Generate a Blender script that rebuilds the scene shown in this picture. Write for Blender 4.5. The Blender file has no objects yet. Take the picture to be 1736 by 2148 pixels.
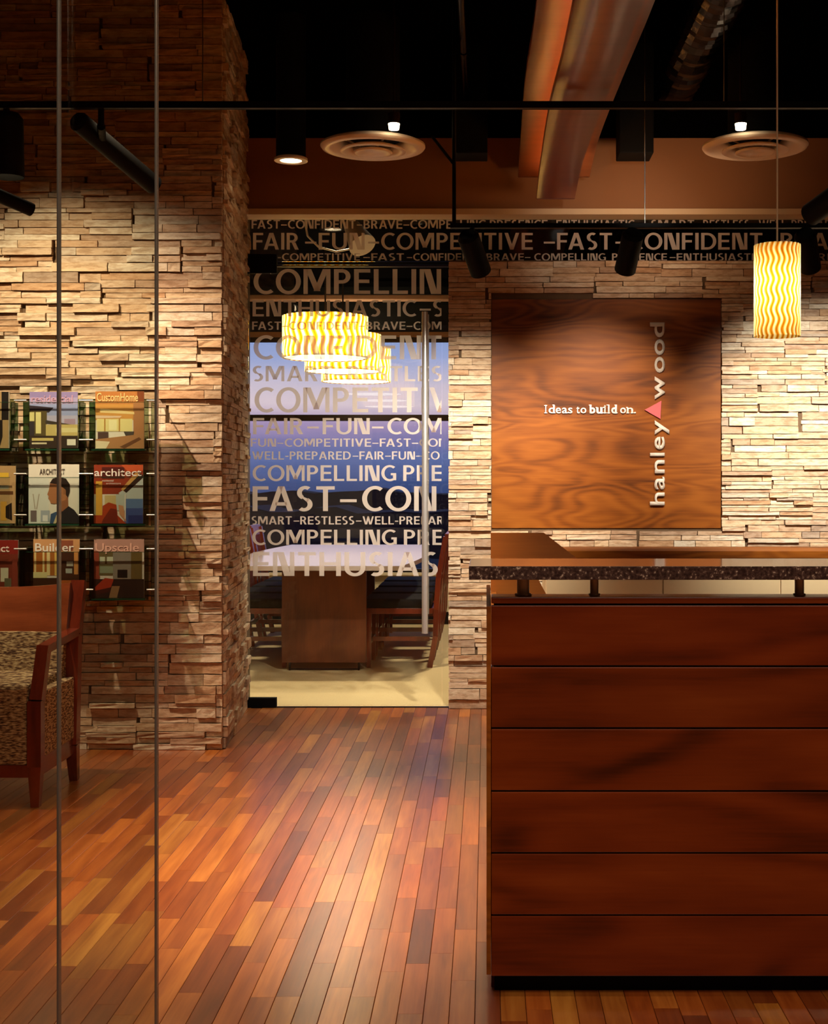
import bpy, bmesh, math, random
from mathutils import Vector, Matrix

R = random.Random(7)
SC = bpy.context.scene
C = SC.collection
F = 2900.0          # focal length in photo pixels
VX, VY, H = 1020.0, 1010.0, 1.28   # vanishing point, eye height


def at(px, py, d):
    """World point of a photo pixel at distance d in front of the eye."""
    return Vector(((px - VX) / F * d, d, H - (py - VY) / F * d))


def wx(px, d): return (px - VX) / F * d
def wz(py, d): return H - (py - VY) / F * d


# ------------------------------------------------------------------ camera
cd = bpy.data.cameras.new('camera')
cam = bpy.data.objects.new('camera', cd)
C.objects.link(cam)
cam.location = (0, 0, H)
cam.rotation_euler = (math.pi / 2, 0, 0)
cd.sensor_fit = 'HORIZONTAL'
cd.sensor_width = 36
cd.lens = 36 * F / 1736
cd.shift_x = -(VX - 868) / 1736
cd.shift_y = -(1074 - VY) / 1736
cd.clip_end = 4000
cd.clip_start = .05
SC.camera = cam
SC.view_settings.view_transform = 'Standard'
SC.view_settings.look = 'None'
SC.view_settings.exposure = 0.0
SC.view_settings.gamma = 1.0
SC.view_settings.use_curve_mapping = False
try:
    SC.cycles.use_denoising = True
    SC.cycles.max_bounces = 10
    SC.cycles.transparent_max_bounces = 24
    SC.cycles.sample_clamp_indirect = 4.0
    SC.cycles.caustics_reflective = False
    SC.cycles.caustics_refractive = False
except Exception:
    pass


def lin(c):
    f = lambda v: v / 12.92 if v <= .04045 else ((v + .055) / 1.055) ** 2.4
    return tuple(f(v / 255.0) for v in c[:3]) + (1.0,)


# ------------------------------------------------------------------ world: dusk sky, gradient by elevation
W = bpy.data.worlds.new('dusk_sky')
SC.world = W
W.use_nodes = True
nt = W.node_tree
nt.nodes.clear()
o_ = nt.nodes.new('ShaderNodeOutputWorld')
bg = nt.nodes.new('ShaderNodeBackground')
tc = nt.nodes.new('ShaderNodeTexCoord')
sp = nt.nodes.new('ShaderNodeSeparateXYZ')
mr = nt.nodes.new('ShaderNodeMapRange')
cr = nt.nodes.new('ShaderNodeValToRGB')
ns = nt.nodes.new('ShaderNodeTexNoise')
mpw = nt.nodes.new('ShaderNodeMapping')
ad = nt.nodes.new('ShaderNodeMath'); ad.operation = 'MULTIPLY_ADD'
mpw.inputs['Scale'].default_value = (3, 3, 40)
ns.inputs['Scale'].default_value = 2.0
nt.links.new(tc.outputs['Generated'], mpw.inputs['Vector'])
nt.links.new(mpw.outputs[0], ns.inputs['Vector'])
nt.links.new(tc.outputs['Generated'], sp.inputs[0])
nt.links.new(ns.outputs['Fac'], ad.inputs[0]); ad.inputs[1].default_value = .014
nt.links.new(sp.outputs['Z'], ad.inputs[2])
mr.inputs['From Min'].default_value = -.02
mr.inputs['From Max'].default_value = .20
nt.links.new(ad.outputs[0], mr.inputs['Value'])
nt.links.new(mr.outputs[0], cr.inputs[0])
els = [(0.0, (40, 52, 92)), (.115, (62, 80, 130)), (.20, (98, 112, 165)), (.26, (128, 122, 172)), (.31, (172, 148, 188)),
       (.38, (226, 204, 214)), (.44, (214, 198, 214)), (.52, (162, 172, 216)), (.60, (140, 160, 210)), (1.0, (90, 110, 165))]
e = cr.color_ramp.elements
while len(e) < len(els): e.new(.5)
for k, (p, c) in enumerate(els):
    e[k].position = p; e[k].color = lin(c)
nt.links.new(cr.outputs[0], bg.inputs['Color'])
bg.inputs['Strength'].default_value = 1.25
nt.links.new(bg.outputs[0], o_.inputs[0])

WARM = (1.0, .77, .54)


def spot(name, loc, target, power, angle, blend=.6, color=WARM, size=.03, parent=None):
    l = bpy.data.lights.new(name, 'SPOT')
    l.energy = power; l.spot_size = math.radians(angle); l.spot_blend = blend
    l.color = color; l.shadow_soft_size = size
    o = bpy.data.objects.new(name, l); C.objects.link(o)
    o.location = loc
    d = Vector(target) - Vector(loc)
    o.rotation_euler = d.to_track_quat('-Z', 'Y').to_euler()
    if parent: o.parent = parent
    return o


def point(name, loc, power, color=WARM, size=.05, parent=None):
    l = bpy.data.lights.new(name, 'POINT')
    l.energy = power; l.color = color; l.shadow_soft_size = size
    o = bpy.data.objects.new(name, l); C.objects.link(o); o.location = loc
    if parent: o.parent = parent
    return o


def area(name, loc, target, power, sx, sy, color=WARM):
    l = bpy.data.lights.new(name, 'AREA')
    l.shape = 'RECTANGLE'; l.size = sx; l.size_y = sy; l.energy = power; l.color = color
    o = bpy.data.objects.new(name, l); C.objects.link(o); o.location = loc
    d = Vector(target) - Vector(loc)
    o.rotation_euler = d.to_track_quat('-Z', 'Y').to_euler()
    return o


# reception fill: unseen lights added to brighten the room, no fixtures modelled
area('room_fill_light', (.9, .9, 2.9), (.9, .901, 0), 85, 1.6, 1.2)  # added ambient fill, out of view
spot('floor_fill_light', (-.70, 4.7, 2.9), (-.62, 4.75, 0), 760, 56, 1.0, (1, .83, .64), .08)  # this and the next two: spots added to brighten the floor
spot('floor_fill_light', (-1.5, 3.6, 2.9), (-1.3, 4.0, 0), 60, 62, 1.0, WARM, .08)
spot('floor_fill_light', (-.55, 2.6, 2.9), (-.5, 3.3, 0), 75, 56, 1.0, WARM, .08)
spot('wing_fill_light', (.35, 3.95, 2.85), (.22, 5.1, .98), 230, 40, .9, WARM, .05)  # added fill that brightens the wing panel and counter
# wall washers: left stone wall
spot('wall_washer_light', (-2.35, 5.55, 3.0), (-1.80, 6.6, 1.05), 290, 88, 1.0, WARM, .02)
spot('wall_washer_light', (-1.45, 5.35, 2.95), (-1.45, 6.6, .80), 130, 66, 1.0, WARM, .03)
spot('transom_fill_light', (.75, 5.4, 2.66), (.72, 7.8, 2.62), 34, 30, 1.0, (1, .92, .80), .03)  # unseen fill added to whiten the transom lettering
# soffit glow: unseen light added to stand in for spill
spot('soffit_fill_light', (.9, 6.9, 2.62), (.9, 7.7, 3.0), 15.0, 120, 1.0, (1, .6, .33), .06)
# conference room
spot('conference_downlight', (-.75, 8.6, 2.85), (-.75, 8.62, 0), 210, 115, .8, (1, .86, .60), .10)
spot('conference_downlight', (.3, 10.6, 2.85), (-.1, 10.9, 0), 200, 120, .8, (1, .86, .62), .10)
spot('conference_downlight', (-2.2, 10.0, 2.85), (-2.2, 10.0, 0), 170, 120, .8, (1, .86, .62), .10)


# ------------------------------------------------------------------ materials
def mat(name):
    m = bpy.data.materials.new(name); m.use_nodes = True
    n = m.node_tree.nodes; b = n.get('Principled BSDF')
    return m, m.node_tree, b


def plain(name, col, rough=.6, metal=0.0, spec=.5, noise=0.0, nscale=30, bump=0.0):
    m, t, b = mat(name)
    b.inputs['Base Color'].default_value = lin(col)
    b.inputs['Roughness'].default_value = rough
    b.inputs['Metallic'].default_value = metal
    b.inputs['Specular IOR Level'].default_value = spec
    tex = t.nodes.new('ShaderNodeTexNoise'); tex.inputs['Scale'].default_value = nscale
    tex.inputs['Detail'].default_value = 4
    g = t.nodes.new('ShaderNodeNewGeometry')
    t.links.new(g.outputs['Position'], tex.inputs['Vector'])
    if noise:
        r = t.nodes.new('ShaderNodeMapRange')
        r.inputs['To Min'].default_value = 1 - noise; r.inputs['To Max'].default_value = 1 + noise
        h = t.nodes.new('ShaderNodeHueSaturation'); h.inputs['Color'].default_value = lin(col)
        t.links.new(tex.outputs['Fac'], r.inputs['Value'])
        t.links.new(r.outputs[0], h.inputs['Value'])
        t.links.new(h.outputs[0], b.inputs['Base Color'])
    if bump:
        bp = t.nodes.new('ShaderNodeBump'); bp.inputs['Strength'].default_value = bump
        bp.inputs['Distance'].default_value = .004
        t.links.new(tex.outputs['Fac'], bp.inputs['Height'])
        t.links.new(bp.outputs[0], b.inputs['Normal'])
    return m


def ramp(t, stops):
    r = t.nodes.new('ShaderNodeValToRGB'); e = r.color_ramp.elements
    while len(e) < len(stops): e.new(.5)
    for k, (p, c) in enumerate(stops):
        e[k].position = p; e[k].color = lin(c)
    return r


def island_random(t):
    """0..1 value that differs by object and by loose piece of a mesh."""
    g = t.nodes.new('ShaderNodeNewGeometry'); oi = t.nodes.new('ShaderNodeObjectInfo')
    a = t.nodes.new('ShaderNodeMath'); a.operation = 'ADD'
    f = t.nodes.new('ShaderNodeMath'); f.operation = 'FRACT'
    t.links.new(g.outputs['Random Per Island'], a.inputs[0])
    t.links.new(oi.outputs['Random'], a.inputs[1])
    t.links.new(a.outputs[0], f.inputs[0])
    return f.outputs[0], g


def wood(name, stops, axis=0, rough=.35, ring=9.0, rscale=2.2, stretch=7.0, vary=.0, coat=0.0, tone=None, bump=.05, spec=.5, ringw=.10, crough=.12):
    """Timber: growth-ring contours stretched along an axis, fine pores, tone that differs from board to board."""
    m, t, b = mat(name)
    rnd, g = island_random(t)
    mp = t.nodes.new('ShaderNodeMapping')
    s = [stretch] * 3; s[axis] = 1.0
    mp.inputs['Scale'].default_value = s
    off = t.nodes.new('ShaderNodeVectorMath'); off.operation = 'SCALE'
    off.inputs[0].default_value = (13.1, 27.7, 19.3)
    t.links.new(rnd, off.inputs['Scale'])
    t.links.new(g.outputs['Position'], mp.inputs['Vector'])
    av = t.nodes.new('ShaderNodeVectorMath'); av.operation = 'ADD'
    t.links.new(mp.outputs[0], av.inputs[0]); t.links.new(off.outputs[0], av.inputs[1])
    n1 = t.nodes.new('ShaderNodeTexNoise'); n1.inputs['Scale'].default_value = rscale * .45
    n1.inputs['Detail'].default_value = 1.5; n1.inputs['Distortion'].default_value = .4
    t.links.new(av.outputs[0], n1.inputs['Vector'])
    k = t.nodes.new('ShaderNodeMath'); k.operation = 'MULTIPLY'; k.inputs[1].default_value = ring * 6.28
    t.links.new(n1.outputs['Fac'], k.inputs[0])
    sn = t.nodes.new('ShaderNodeMath'); sn.operation = 'SINE'; t.links.new(k.outputs[0], sn.inputs[0])
    # fine fibre
    mp2 = t.nodes.new('ShaderNodeMapping'); s2 = [160.0] * 3; s2[axis] = 6.0
    mp2.inputs['Scale'].default_value = s2
    t.links.new(g.outputs['Position'], mp2.inputs['Vector'])
    n2 = t.nodes.new('ShaderNodeTexNoise'); n2.inputs['Scale'].default_value = 1.0; n2.inputs['Detail'].default_value = 3
    t.links.new(mp2.outputs[0], n2.inputs['Vector'])
    n3 = t.nodes.new('ShaderNodeTexNoise'); n3.inputs['Scale'].default_value = 2.2; n3.inputs['Detail'].default_value = 3
    t.links.new(av.outputs[0], n3.inputs['Vector'])
    mx = t.nodes.new('ShaderNodeMath'); mx.operation = 'MULTIPLY_ADD'; mx.inputs[1].default_value = ringw
    t.links.new(sn.outputs[0], mx.inputs[0]); t.links.new(n3.outputs['Fac'], mx.inputs[2])
    m2 = t.nodes.new('ShaderNodeMath'); m2.operation = 'MULTIPLY_ADD'; m2.inputs[1].default_value = .30
    t.links.new(n2.outputs['Fac'], m2.inputs[0]); t.links.new(mx.outputs[0], m2.inputs[2])
    m3 = t.nodes.new('ShaderNodeMath'); m3.operation = 'SUBTRACT'; m3.inputs[1].default_value = .15
    t.links.new(m2.outputs[0], m3.inputs[0])
    rp = ramp(t, stops); t.links.new(m3.outputs[0], rp.inputs[0])
    col = rp.outputs[0]
    if tone:
        rt = ramp(t, tone); t.links.new(rnd, rt.inputs[0])
        rt.color_ramp.interpolation = 'LINEAR'
        mm = t.nodes.new('ShaderNodeMix'); mm.data_type = 'RGBA'; mm.blend_type = 'MULTIPLY'
        mm.inputs['Factor'].default_value = 1.0
        t.links.new(col, mm.inputs['A']); t.links.new(rt.outputs[0], mm.inputs['B'])
        col = mm.outputs['Result']
    t.links.new(col, b.inputs['Base Color'])
    b.inputs['Roughness'].default_value = rough
    b.inputs['Specular IOR Level'].default_value = spec
    b.inputs['Coat Weight'].default_value = coat
    b.inputs['Coat Roughness'].default_value = crough; b.inputs['Coat IOR'].default_value = 1.6
    bp = t.nodes.new('ShaderNodeBump'); bp.inputs['Strength'].default_value = bump; bp.inputs['Distance'].default_value = .001
    t.links.new(n2.outputs['Fac'], bp.inputs['Height']); t.links.new(bp.outputs[0], b.inputs['Normal'])
    return m


def stone_mat(name):
    m, t, b = mat(name)
    rnd, g = island_random(t)
    base = ramp(t, [(0, (216, 194, 168)), (.22, (196, 166, 134)), (.42, (226, 212, 188)), (.58, (176, 146, 120)),
                    (.72, (212, 186, 154)), (.86, (192, 154, 118)), (.95, (164, 144, 126)), (1, (232, 220, 198))])
    t.links.new(rnd, base.inputs[0])
    mp = t.nodes.new('ShaderNodeMapping'); mp.inputs['Scale'].default_value = (9, 9, 34)
    t.links.new(g.outputs['Position'], mp.inputs['Vector'])
    n = t.nodes.new('ShaderNodeTexNoise'); n.inputs['Scale'].default_value = 1.6; n.inputs['Detail'].default_value = 5
    n.inputs['Roughness'].default_value = .65
    t.links.new(mp.outputs[0], n.inputs['Vector'])
    r2 = ramp(t, [(.25, (132, 104, 76)), (.42, (198, 172, 138)), (.55, (255, 255, 250)), (.8, (236, 208, 166))])
    t.links.new(n.outputs['Fac'], r2.inputs[0])
    mm = t.nodes.new('ShaderNodeMix'); mm.data_type = 'RGBA'; mm.blend_type = 'MULTIPLY'
    mm.inputs['Factor'].default_value = .55
    t.links.new(base.outputs[0], mm.inputs['A']); t.links.new(r2.outputs[0], mm.inputs['B'])
    t.links.new(mm.outputs['Result'], b.inputs['Base Color'])
    b.inputs['Roughness'].default_value = .8
    b.inputs['Specular IOR Level'].default_value = .3
    n4 = t.nodes.new('ShaderNodeTexNoise'); n4.inputs['Scale'].default_value = 45; n4.inputs['Detail'].default_value = 5
    t.links.new(g.outputs['Position'], n4.inputs['Vector'])
    bp = t.nodes.new('ShaderNodeBump'); bp.inputs['Strength'].default_value = .55; bp.inputs['Distance'].default_value = .006
    t.links.new(n4.outputs['Fac'], bp.inputs['Height']); t.links.new(bp.outputs[0], b.inputs['Normal'])
    return m


def glass_mat(name, tint=(250, 252, 250), rough=0.0, ior=1.5, extra=0.0):
    m, t, b = mat(name)
    t.nodes.remove(b)
    out = t.nodes['Material Output']
    tr = t.nodes.new('ShaderNodeBsdfTransparent'); tr.inputs[0].default_value = lin(tint)
    gl = t.nodes.new('ShaderNodeBsdfGlossy'); gl.inputs['Roughness'].default_value = rough
    # the same reflectance on both faces of a thin pane (Schlick)
    ge = t.nodes.new('ShaderNodeNewGeometry'); dt = t.nodes.new('ShaderNodeVectorMath'); dt.operation = 'DOT_PRODUCT'
    t.links.new(ge.outputs['Incoming'], dt.inputs[0]); t.links.new(ge.outputs['Normal'], dt.inputs[1])
    ab = t.nodes.new('ShaderNodeMath'); ab.operation = 'ABSOLUTE'; t.links.new(dt.outputs['Value'], ab.inputs[0])
    om = t.nodes.new('ShaderNodeMath'); om.operation = 'SUBTRACT'; om.inputs[0].default_value = 1.0; t.links.new(ab.outputs[0], om.inputs[1])
    pw = t.nodes.new('ShaderNodeMath'); pw.operation = 'POWER'; pw.inputs[1].default_value = 5.0; t.links.new(om.outputs[0], pw.inputs[0])
    fr = t.nodes.new('ShaderNodeMath'); fr.operation = 'MULTIPLY_ADD'; fr.inputs[1].default_value = .9; fr.inputs[2].default_value = .035
    t.links.new(pw.outputs[0], fr.inputs[0])
    mx = t.nodes.new('ShaderNodeMixShader')
    if extra:
        ad = t.nodes.new('ShaderNodeMath'); ad.inputs[1].default_value = extra
        t.links.new(fr.outputs[0], ad.inputs[0]); t.links.new(ad.outputs[0], mx.inputs[0])
    else:
        t.links.new(fr.outputs[0], mx.inputs[0])
    t.links.new(tr.outputs[0], mx.inputs[1]); t.links.new(gl.outputs[0], mx.inputs[2])
    t.links.new(mx.outputs[0], out.inputs[0])
    return m


def emit(name, col, strength):
    m, t, b = mat(name)
    b.inputs['Base Color'].default_value = lin(col)
    b.inputs['Emission Color'].default_value = lin(col)
    b.inputs['Emission Strength'].default_value = strength
    return m


def film_mat(name):
    m, t, b = mat(name); out = t.nodes['Material Output']; t.nodes.remove(b)
    d = t.nodes.new('ShaderNodeBsdfDiffuse'); d.inputs[0].default_value = lin((236, 222, 212))
    tl = t.nodes.new('ShaderNodeBsdfTranslucent'); tl.inputs[0].default_value = lin((236, 224, 216))
    mx = t.nodes.new('ShaderNodeMixShader'); mx.inputs[0].default_value = .5
    t.links.new(d.outputs[0], mx.inputs[1]); t.links.new(tl.outputs[0], mx.inputs[2])
    tp = t.nodes.new('ShaderNodeBsdfTransparent')
    m2 = t.nodes.new('ShaderNodeMixShader'); m2.inputs[0].default_value = .18
    t.links.new(mx.outputs[0], m2.inputs[1]); t.links.new(tp.outputs[0], m2.inputs[2])
    t.links.new(m2.outputs[0], out.inputs[0])
    return m


def shade_mat(name, n_cols, amp, z_per, radius):
    """Hand-textured amber lamp shade: wavy vertical ribs of thick and thin glass (translucent)."""
    m, t, b = mat(name); out = t.nodes['Material Output']; t.nodes.remove(b)
    tc = t.nodes.new('ShaderNodeTexCoord'); s = t.nodes.new('ShaderNodeSeparateXYZ')
    t.links.new(tc.outputs['Object'], s.inputs[0])
    at2 = t.nodes.new('ShaderNodeMath'); at2.operation = 'ARCTAN2'
    t.links.new(s.outputs['Y'], at2.inputs[0]); t.links.new(s.outputs['X'], at2.inputs[1])
    zf = t.nodes.new('ShaderNodeMath'); zf.operation = 'MULTIPLY'; zf.inputs[1].default_value = 6.283 / z_per
    t.links.new(s.outputs['Z'], zf.inputs[0])
    zs = t.nodes.new('ShaderNodeMath'); zs.operation = 'SINE'; t.links.new(zf.outputs[0], zs.inputs[0])
    za = t.nodes.new('ShaderNodeMath'); za.operation = 'MULTIPLY'; za.inputs[1].default_value = amp
    t.links.new(zs.outputs[0], za.inputs[0])
    ph = t.nodes.new('ShaderNodeMath'); ph.operation = 'MULTIPLY_ADD'; ph.inputs[1].default_value = n_cols
    t.links.new(at2.outputs[0], ph.inputs[0]); t.links.new(za.outputs[0], ph.inputs[2])
    sn = t.nodes.new('ShaderNodeMath'); sn.operation = 'SINE'; t.links.new(ph.outputs[0], sn.inputs[0])
    mr = t.nodes.new('ShaderNodeMapRange'); mr.inputs['From Min'].default_value = -1
    t.links.new(sn.outputs[0], mr.inputs['Value'])
    rp = ramp(t, [(0, (196, 112, 6)), (.25, (232, 160, 24)), (.5, (248, 206, 84)), (.8, (255, 240, 178)), (1, (255, 248, 214))])
    t.links.new(mr.outputs[0], rp.inputs[0])
    tl = t.nodes.new('ShaderNodeBsdfTranslucent'); d = t.nodes.new('ShaderNodeBsdfDiffuse')
    t.links.new(rp.outputs[0], tl.inputs[0]); t.links.new(rp.outputs[0], d.inputs[0])
    mx = t.nodes.new('ShaderNodeMixShader'); mx.inputs[0].default_value = .35
    t.links.new(tl.outputs[0], mx.inputs[1]); t.links.new(d.outputs[0], mx.inputs[2])
    bp = t.nodes.new('ShaderNodeBump'); bp.inputs['Strength'].default_value = .4; bp.inputs['Distance'].default_value = .003
    t.links.new(mr.outputs[0], bp.inputs['Height']); t.links.new(bp.outputs[0], d.inputs['Normal'])
    t.links.new(mx.outputs[0], out.inputs[0])
    return m


def granite_mat():
    m, t, b = mat('dark_granite')
    g = t.nodes.new('ShaderNodeNewGeometry')
    v = t.nodes.new('ShaderNodeTexNoise'); v.inputs['Scale'].default_value = 150; v.inputs['Detail'].default_value = 3
    t.links.new(g.outputs['Position'], v.inputs['Vector'])
    r = ramp(t, [(.35, (46, 32, 31)), (.55, (72, 54, 50)), (.62, (92, 72, 66)), (.68, (160, 142, 130)), (.8, (220, 205, 190))])
    t.links.new(v.outputs['Fac'], r.inputs[0]); t.links.new(r.outputs[0], b.inputs['Base Color'])
    b.inputs['Roughness'].default_value = .10
    return m


def fabric_mat():
    m, t, b = mat('woven_upholstery')
    tc = t.nodes.new('ShaderNodeNewGeometry')
    mp = t.nodes.new('ShaderNodeMapping'); mp.inputs['Scale'].default_value = (45, 45, 190)
    t.links.new(tc.outputs['Position'], mp.inputs['Vector'])
    v = t.nodes.new('ShaderNodeTexNoise'); v.inputs['Scale'].default_value = 1.0; v.inputs['Detail'].default_value = 3
    t.links.new(mp.outputs[0], v.inputs['Vector'])
    r = ramp(t, [(.36, (66, 40, 24)), (.45, (122, 88, 58)), (.54, (176, 146, 104)), (.66, (210, 186, 142))])
    t.links.new(v.outputs['Fac'], r.inputs[0]); t.links.new(r.outputs[0], b.inputs['Base Color'])
    b.inputs['Roughness'].default_value = .9
    bp = t.nodes.new('ShaderNodeBump'); bp.inputs['Strength'].default_value = .6; bp.inputs['Distance'].default_value = .003
    t.links.new(v.outputs['Fac'], bp.inputs['Height']); t.links.new(bp.outputs[0], b.inputs['Normal'])
    return m


M = {}
M['stone'] = stone_mat('ledge_stone')
M['mortar'] = plain('stone_backing', (96, 74, 52), .95, noise=.2)
M['floor'] = wood('hardwood_boards', [(.1, (140, 80, 38)), (.4, (178, 108, 52)), (.62, (200, 130, 66)), (.9, (222, 158, 90))], axis=1,
                  rough=.34, ring=5.0, rscale=3.5, stretch=12, coat=1.0, bump=.0, ringw=.05, crough=.24,
                  tone=[(0, (206, 170, 148)), (.14, (255, 232, 190)), (.28, (152, 112, 102)), (.42, (255, 214, 170)), (.55, (188, 146, 128)),
                        (.70, (255, 255, 205)), (.84, (160, 118, 106)), (1, (244, 198, 158))])
M['gap'] = plain('floor_underlay', (40, 16, 8), .8)
M['desk'] = wood('cherry_boards', [(.12, (64, 24, 4)), (.42, (104, 42, 8)), (.62, (116, 50, 12)), (.9, (130, 62, 20))], axis=0,
                 rough=.32, ring=9.0, rscale=1.6, stretch=4, bump=.02, spec=.3, ringw=.14,
                 tone=[(0, (235, 220, 214)), (.5, (255, 238, 226)), (1, (240, 214, 206))])
M['panel'] = wood('cherry_veneer', [(.12, (72, 34, 7)), (.42, (118, 62, 14)), (.65, (134, 74, 19)), (.95, (148, 86, 26))], axis=0,
                  rough=.5, ring=15.0, rscale=2.2, stretch=4.5, bump=.02, spec=.15, ringw=.11)
M['wing'] = wood('golden_cherry_veneer', [(.2, (176, 98, 34)), (.6, (200, 118, 44)), (.95, (214, 134, 60))], axis=0, rough=.45, ring=8, rscale=1.4, stretch=5, bump=.02, ringw=.05)
M['beam'] = wood('beam_veneer', [(.2, (136, 78, 44)), (.6, (150, 88, 52)), (.95, (160, 98, 60))], axis=0, rough=.3, ring=7, rscale=2.5, stretch=9, ringw=.04)
M['chairwood'] = wood('mahogany', [(.2, (84, 26, 14)), (.6, (122, 44, 24)), (.95, (142, 60, 34))], axis=2, rough=.25, ring=3, rscale=2, stretch=6, coat=.3)
M['backwood'] = wood('chair_back_veneer', [(.2, (122, 56, 28)), (.6, (160, 80, 44)), (.95, (178, 98, 60))], axis=0, rough=.3, ring=3, rscale=2, stretch=6, coat=.3)
M['tablewood'] = wood('table_veneer', [(.2, (76, 34, 14)), (.6, (108, 54, 24)), (.95, (128, 68, 34))], axis=2, rough=.4, ring=4, rscale=2, stretch=4)
M['granite'] = granite_mat()
M['fabric'] = fabric_mat()
M['black'] = plain('black_paint', (6, 5, 5), .8, spec=.15, noise=.2)
M['ceiling'] = plain('black_ceiling_paint', (5, 4, 4), 1.0, spec=0.0)
M['blackmetal'] = plain('black_metal', (6, 5, 5), .6, spec=.12)
M['steel'] = plain('brushed_steel', (220, 216, 212), .34, metal=.7)
M['post_steel'] = plain('satin_post_steel', (226, 222, 218), .45, metal=.35)
M['foil'] = plain('duct_foil', (40, 38, 42), .25, metal=1, noise=.3, nscale=14, bump=.9)
M['soffit'] = plain('tan_paint', (150, 104, 68), .85, noise=.04, nscale=4)
M['redwall'] = plain('brown_paint', (120, 84, 58), .9, noise=.05)
M['cream'] = plain('cream_trim_paint', (214, 188, 150), .6, noise=.03)
M['beige'] = plain('beige_laminate', (222, 196, 152), .55, noise=.03)
M['confwall'] = plain('conference_wall_paint', (206, 186, 150), .85, noise=.03)
M['carpet'] = plain('pale_carpet', (210, 184, 140), .95, noise=.10, nscale=90, bump=.4, spec=.1)
M['white_enamel'] = plain('white_enamel', (244, 228, 208), .30, noise=.02)
M['clear_glass'] = glass_mat('clear_glass')
M['tint_glass'] = glass_mat('partition_glass', (240, 243, 238), extra=.015)
M['acrylic'] = glass_mat('clear_acrylic', (196, 206, 186))
M['green_acrylic'] = glass_mat('green_acrylic', (120, 160, 130))
M['green_edge'] = plain('green_glass_edge', (26, 66, 46), .15)
M['window_glass'] = glass_mat('window_glass', (248, 248, 250))
M['film'] = film_mat('frosted_letter_film')
M['letter_metal'] = plain('satin_letter_metal', (206, 196, 182), .45, noise=.03)
M['letter_white'] = plain('white_acrylic', (246, 236, 222), .4, noise=.02)
M['pink'] = plain('coral_red_enamel', (214, 84, 88), .45, noise=.02)
M['leather'] = plain('black_leather', (14, 11, 11), .75, spec=.25, noise=.2, bump=.2)
M['tabletop'] = plain('pale_lacquer_top', (196, 176, 168), .10, noise=.02)
M['night'] = plain('dusk_landscape', (22, 24, 44), .9, noise=.4, nscale=.02)
M['trees'] = plain('dusk_trees', (20, 26, 40), .9, noise=.4, nscale=.1)
M['paper'] = plain('paper', (228, 220, 205), .6, noise=.03)
M['lamp'] = emit('halogen_glow', (255, 226, 180), 14)
M['diffuser'] = emit('opal_lamp_diffuser', (255, 244, 214), 6)
M['cove'] = emit('warm_led_strip', (255, 165, 75), 22)
M['bronze'] = plain('dark_bronze', (40, 26, 18), .4, metal=.6)
M['sealed_edge'] = plain('polished_glass_edge', (128, 124, 118), .25, metal=.6)
_pc = {}


def flat(c):
    c = tuple(int(v) for v in c)
    if c not in _pc: _pc[c] = plain('print_ink', c, .45, noise=.02)
    return _pc[c]


# ------------------------------------------------------------------ mesh helpers
def box(bm, x0, x1, y0, y1, z0, z1, bev=0.0, mi=0):
    vs = [bm.verts.new(p) for p in ((x0, y0, z0), (x1, y0, z0), (x1, y1, z0), (x0, y1, z0), (x0, y0, z1), (x1, y0, z1), (x1, y1, z1), (x0, y1, z1))]
    fs = [bm.faces.new([vs[i] for i in q]) for q in ((0, 3, 2, 1), (4, 5, 6, 7), (0, 1, 5, 4), (1, 2, 6, 5), (2, 3, 7, 6), (3, 0, 4, 7))]
    for f in fs: f.material_index = mi
    if bev:
        es = list({e for f in fs for e in f.edges})
        bmesh.ops.bevel(bm, geom=es, offset=bev, segments=2, affect='EDGES', profile=.6)
    return vs


def frame_of(a, b):
    d = (Vector(b) - Vector(a)); L = d.length; d.normalize()
    up = Vector((0, 0, 1)) if abs(d.z) < .95 else Vector((0, 1, 0))
    s = d.cross(up).normalized(); u = s.cross(d).normalized()
    return d, s, u, L


def tube(bm, a, b, r0, r1=None, n=16, mi=0, cap=True):
    r1 = r0 if r1 is None else r1
    d, s, u, L = frame_of(a, b)
    ra = []; rb = []
    for k in range(n):
        t = 2 * math.pi * k / n
        v = s * math.cos(t) + u * math.sin(t)
        ra.append(bm.verts.new(Vector(a) + v * r0)); rb.append(bm.verts.new(Vector(b) + v * r1))
    for k in range(n):
        f = bm.faces.new([ra[k], ra[(k + 1) % n], rb[(k + 1) % n], rb[k]]); f.smooth = True; f.material_index = mi
    if cap:
        for rr in (ra[::-1], rb):
            f = bm.faces.new(rr); f.material_index = mi
            for e in f.edges: e.smooth = False


def bar(bm, a, b, w, h, w2=None, h2=None, mi=0):
    """Rectangular bar between two points; w across (s), h along (u)."""
    w2 = w if w2 is None else w2; h2 = h if h2 is None else h2
    d, s, u, L = frame_of(a, b)
    A = [bm.verts.new(Vector(a) + s * i * w / 2 + u * j * h / 2) for i, j in ((-1, -1), (1, -1), (1, 1), (-1, 1))]
    B = [bm.verts.new(Vector(b) + s * i * w2 / 2 + u * j * h2 / 2) for i, j in ((-1, -1), (1, -1), (1, 1), (-1, 1))]
    for q in ([A[3], A[2], A[1], A[0]], B, [A[0], A[1], B[1], B[0]], [A[1], A[2], B[2], B[1]], [A[2], A[3], B[3], B[2]], [A[3], A[0], B[0], B[3]]):
        bm.faces.new(q).material_index = mi


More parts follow.
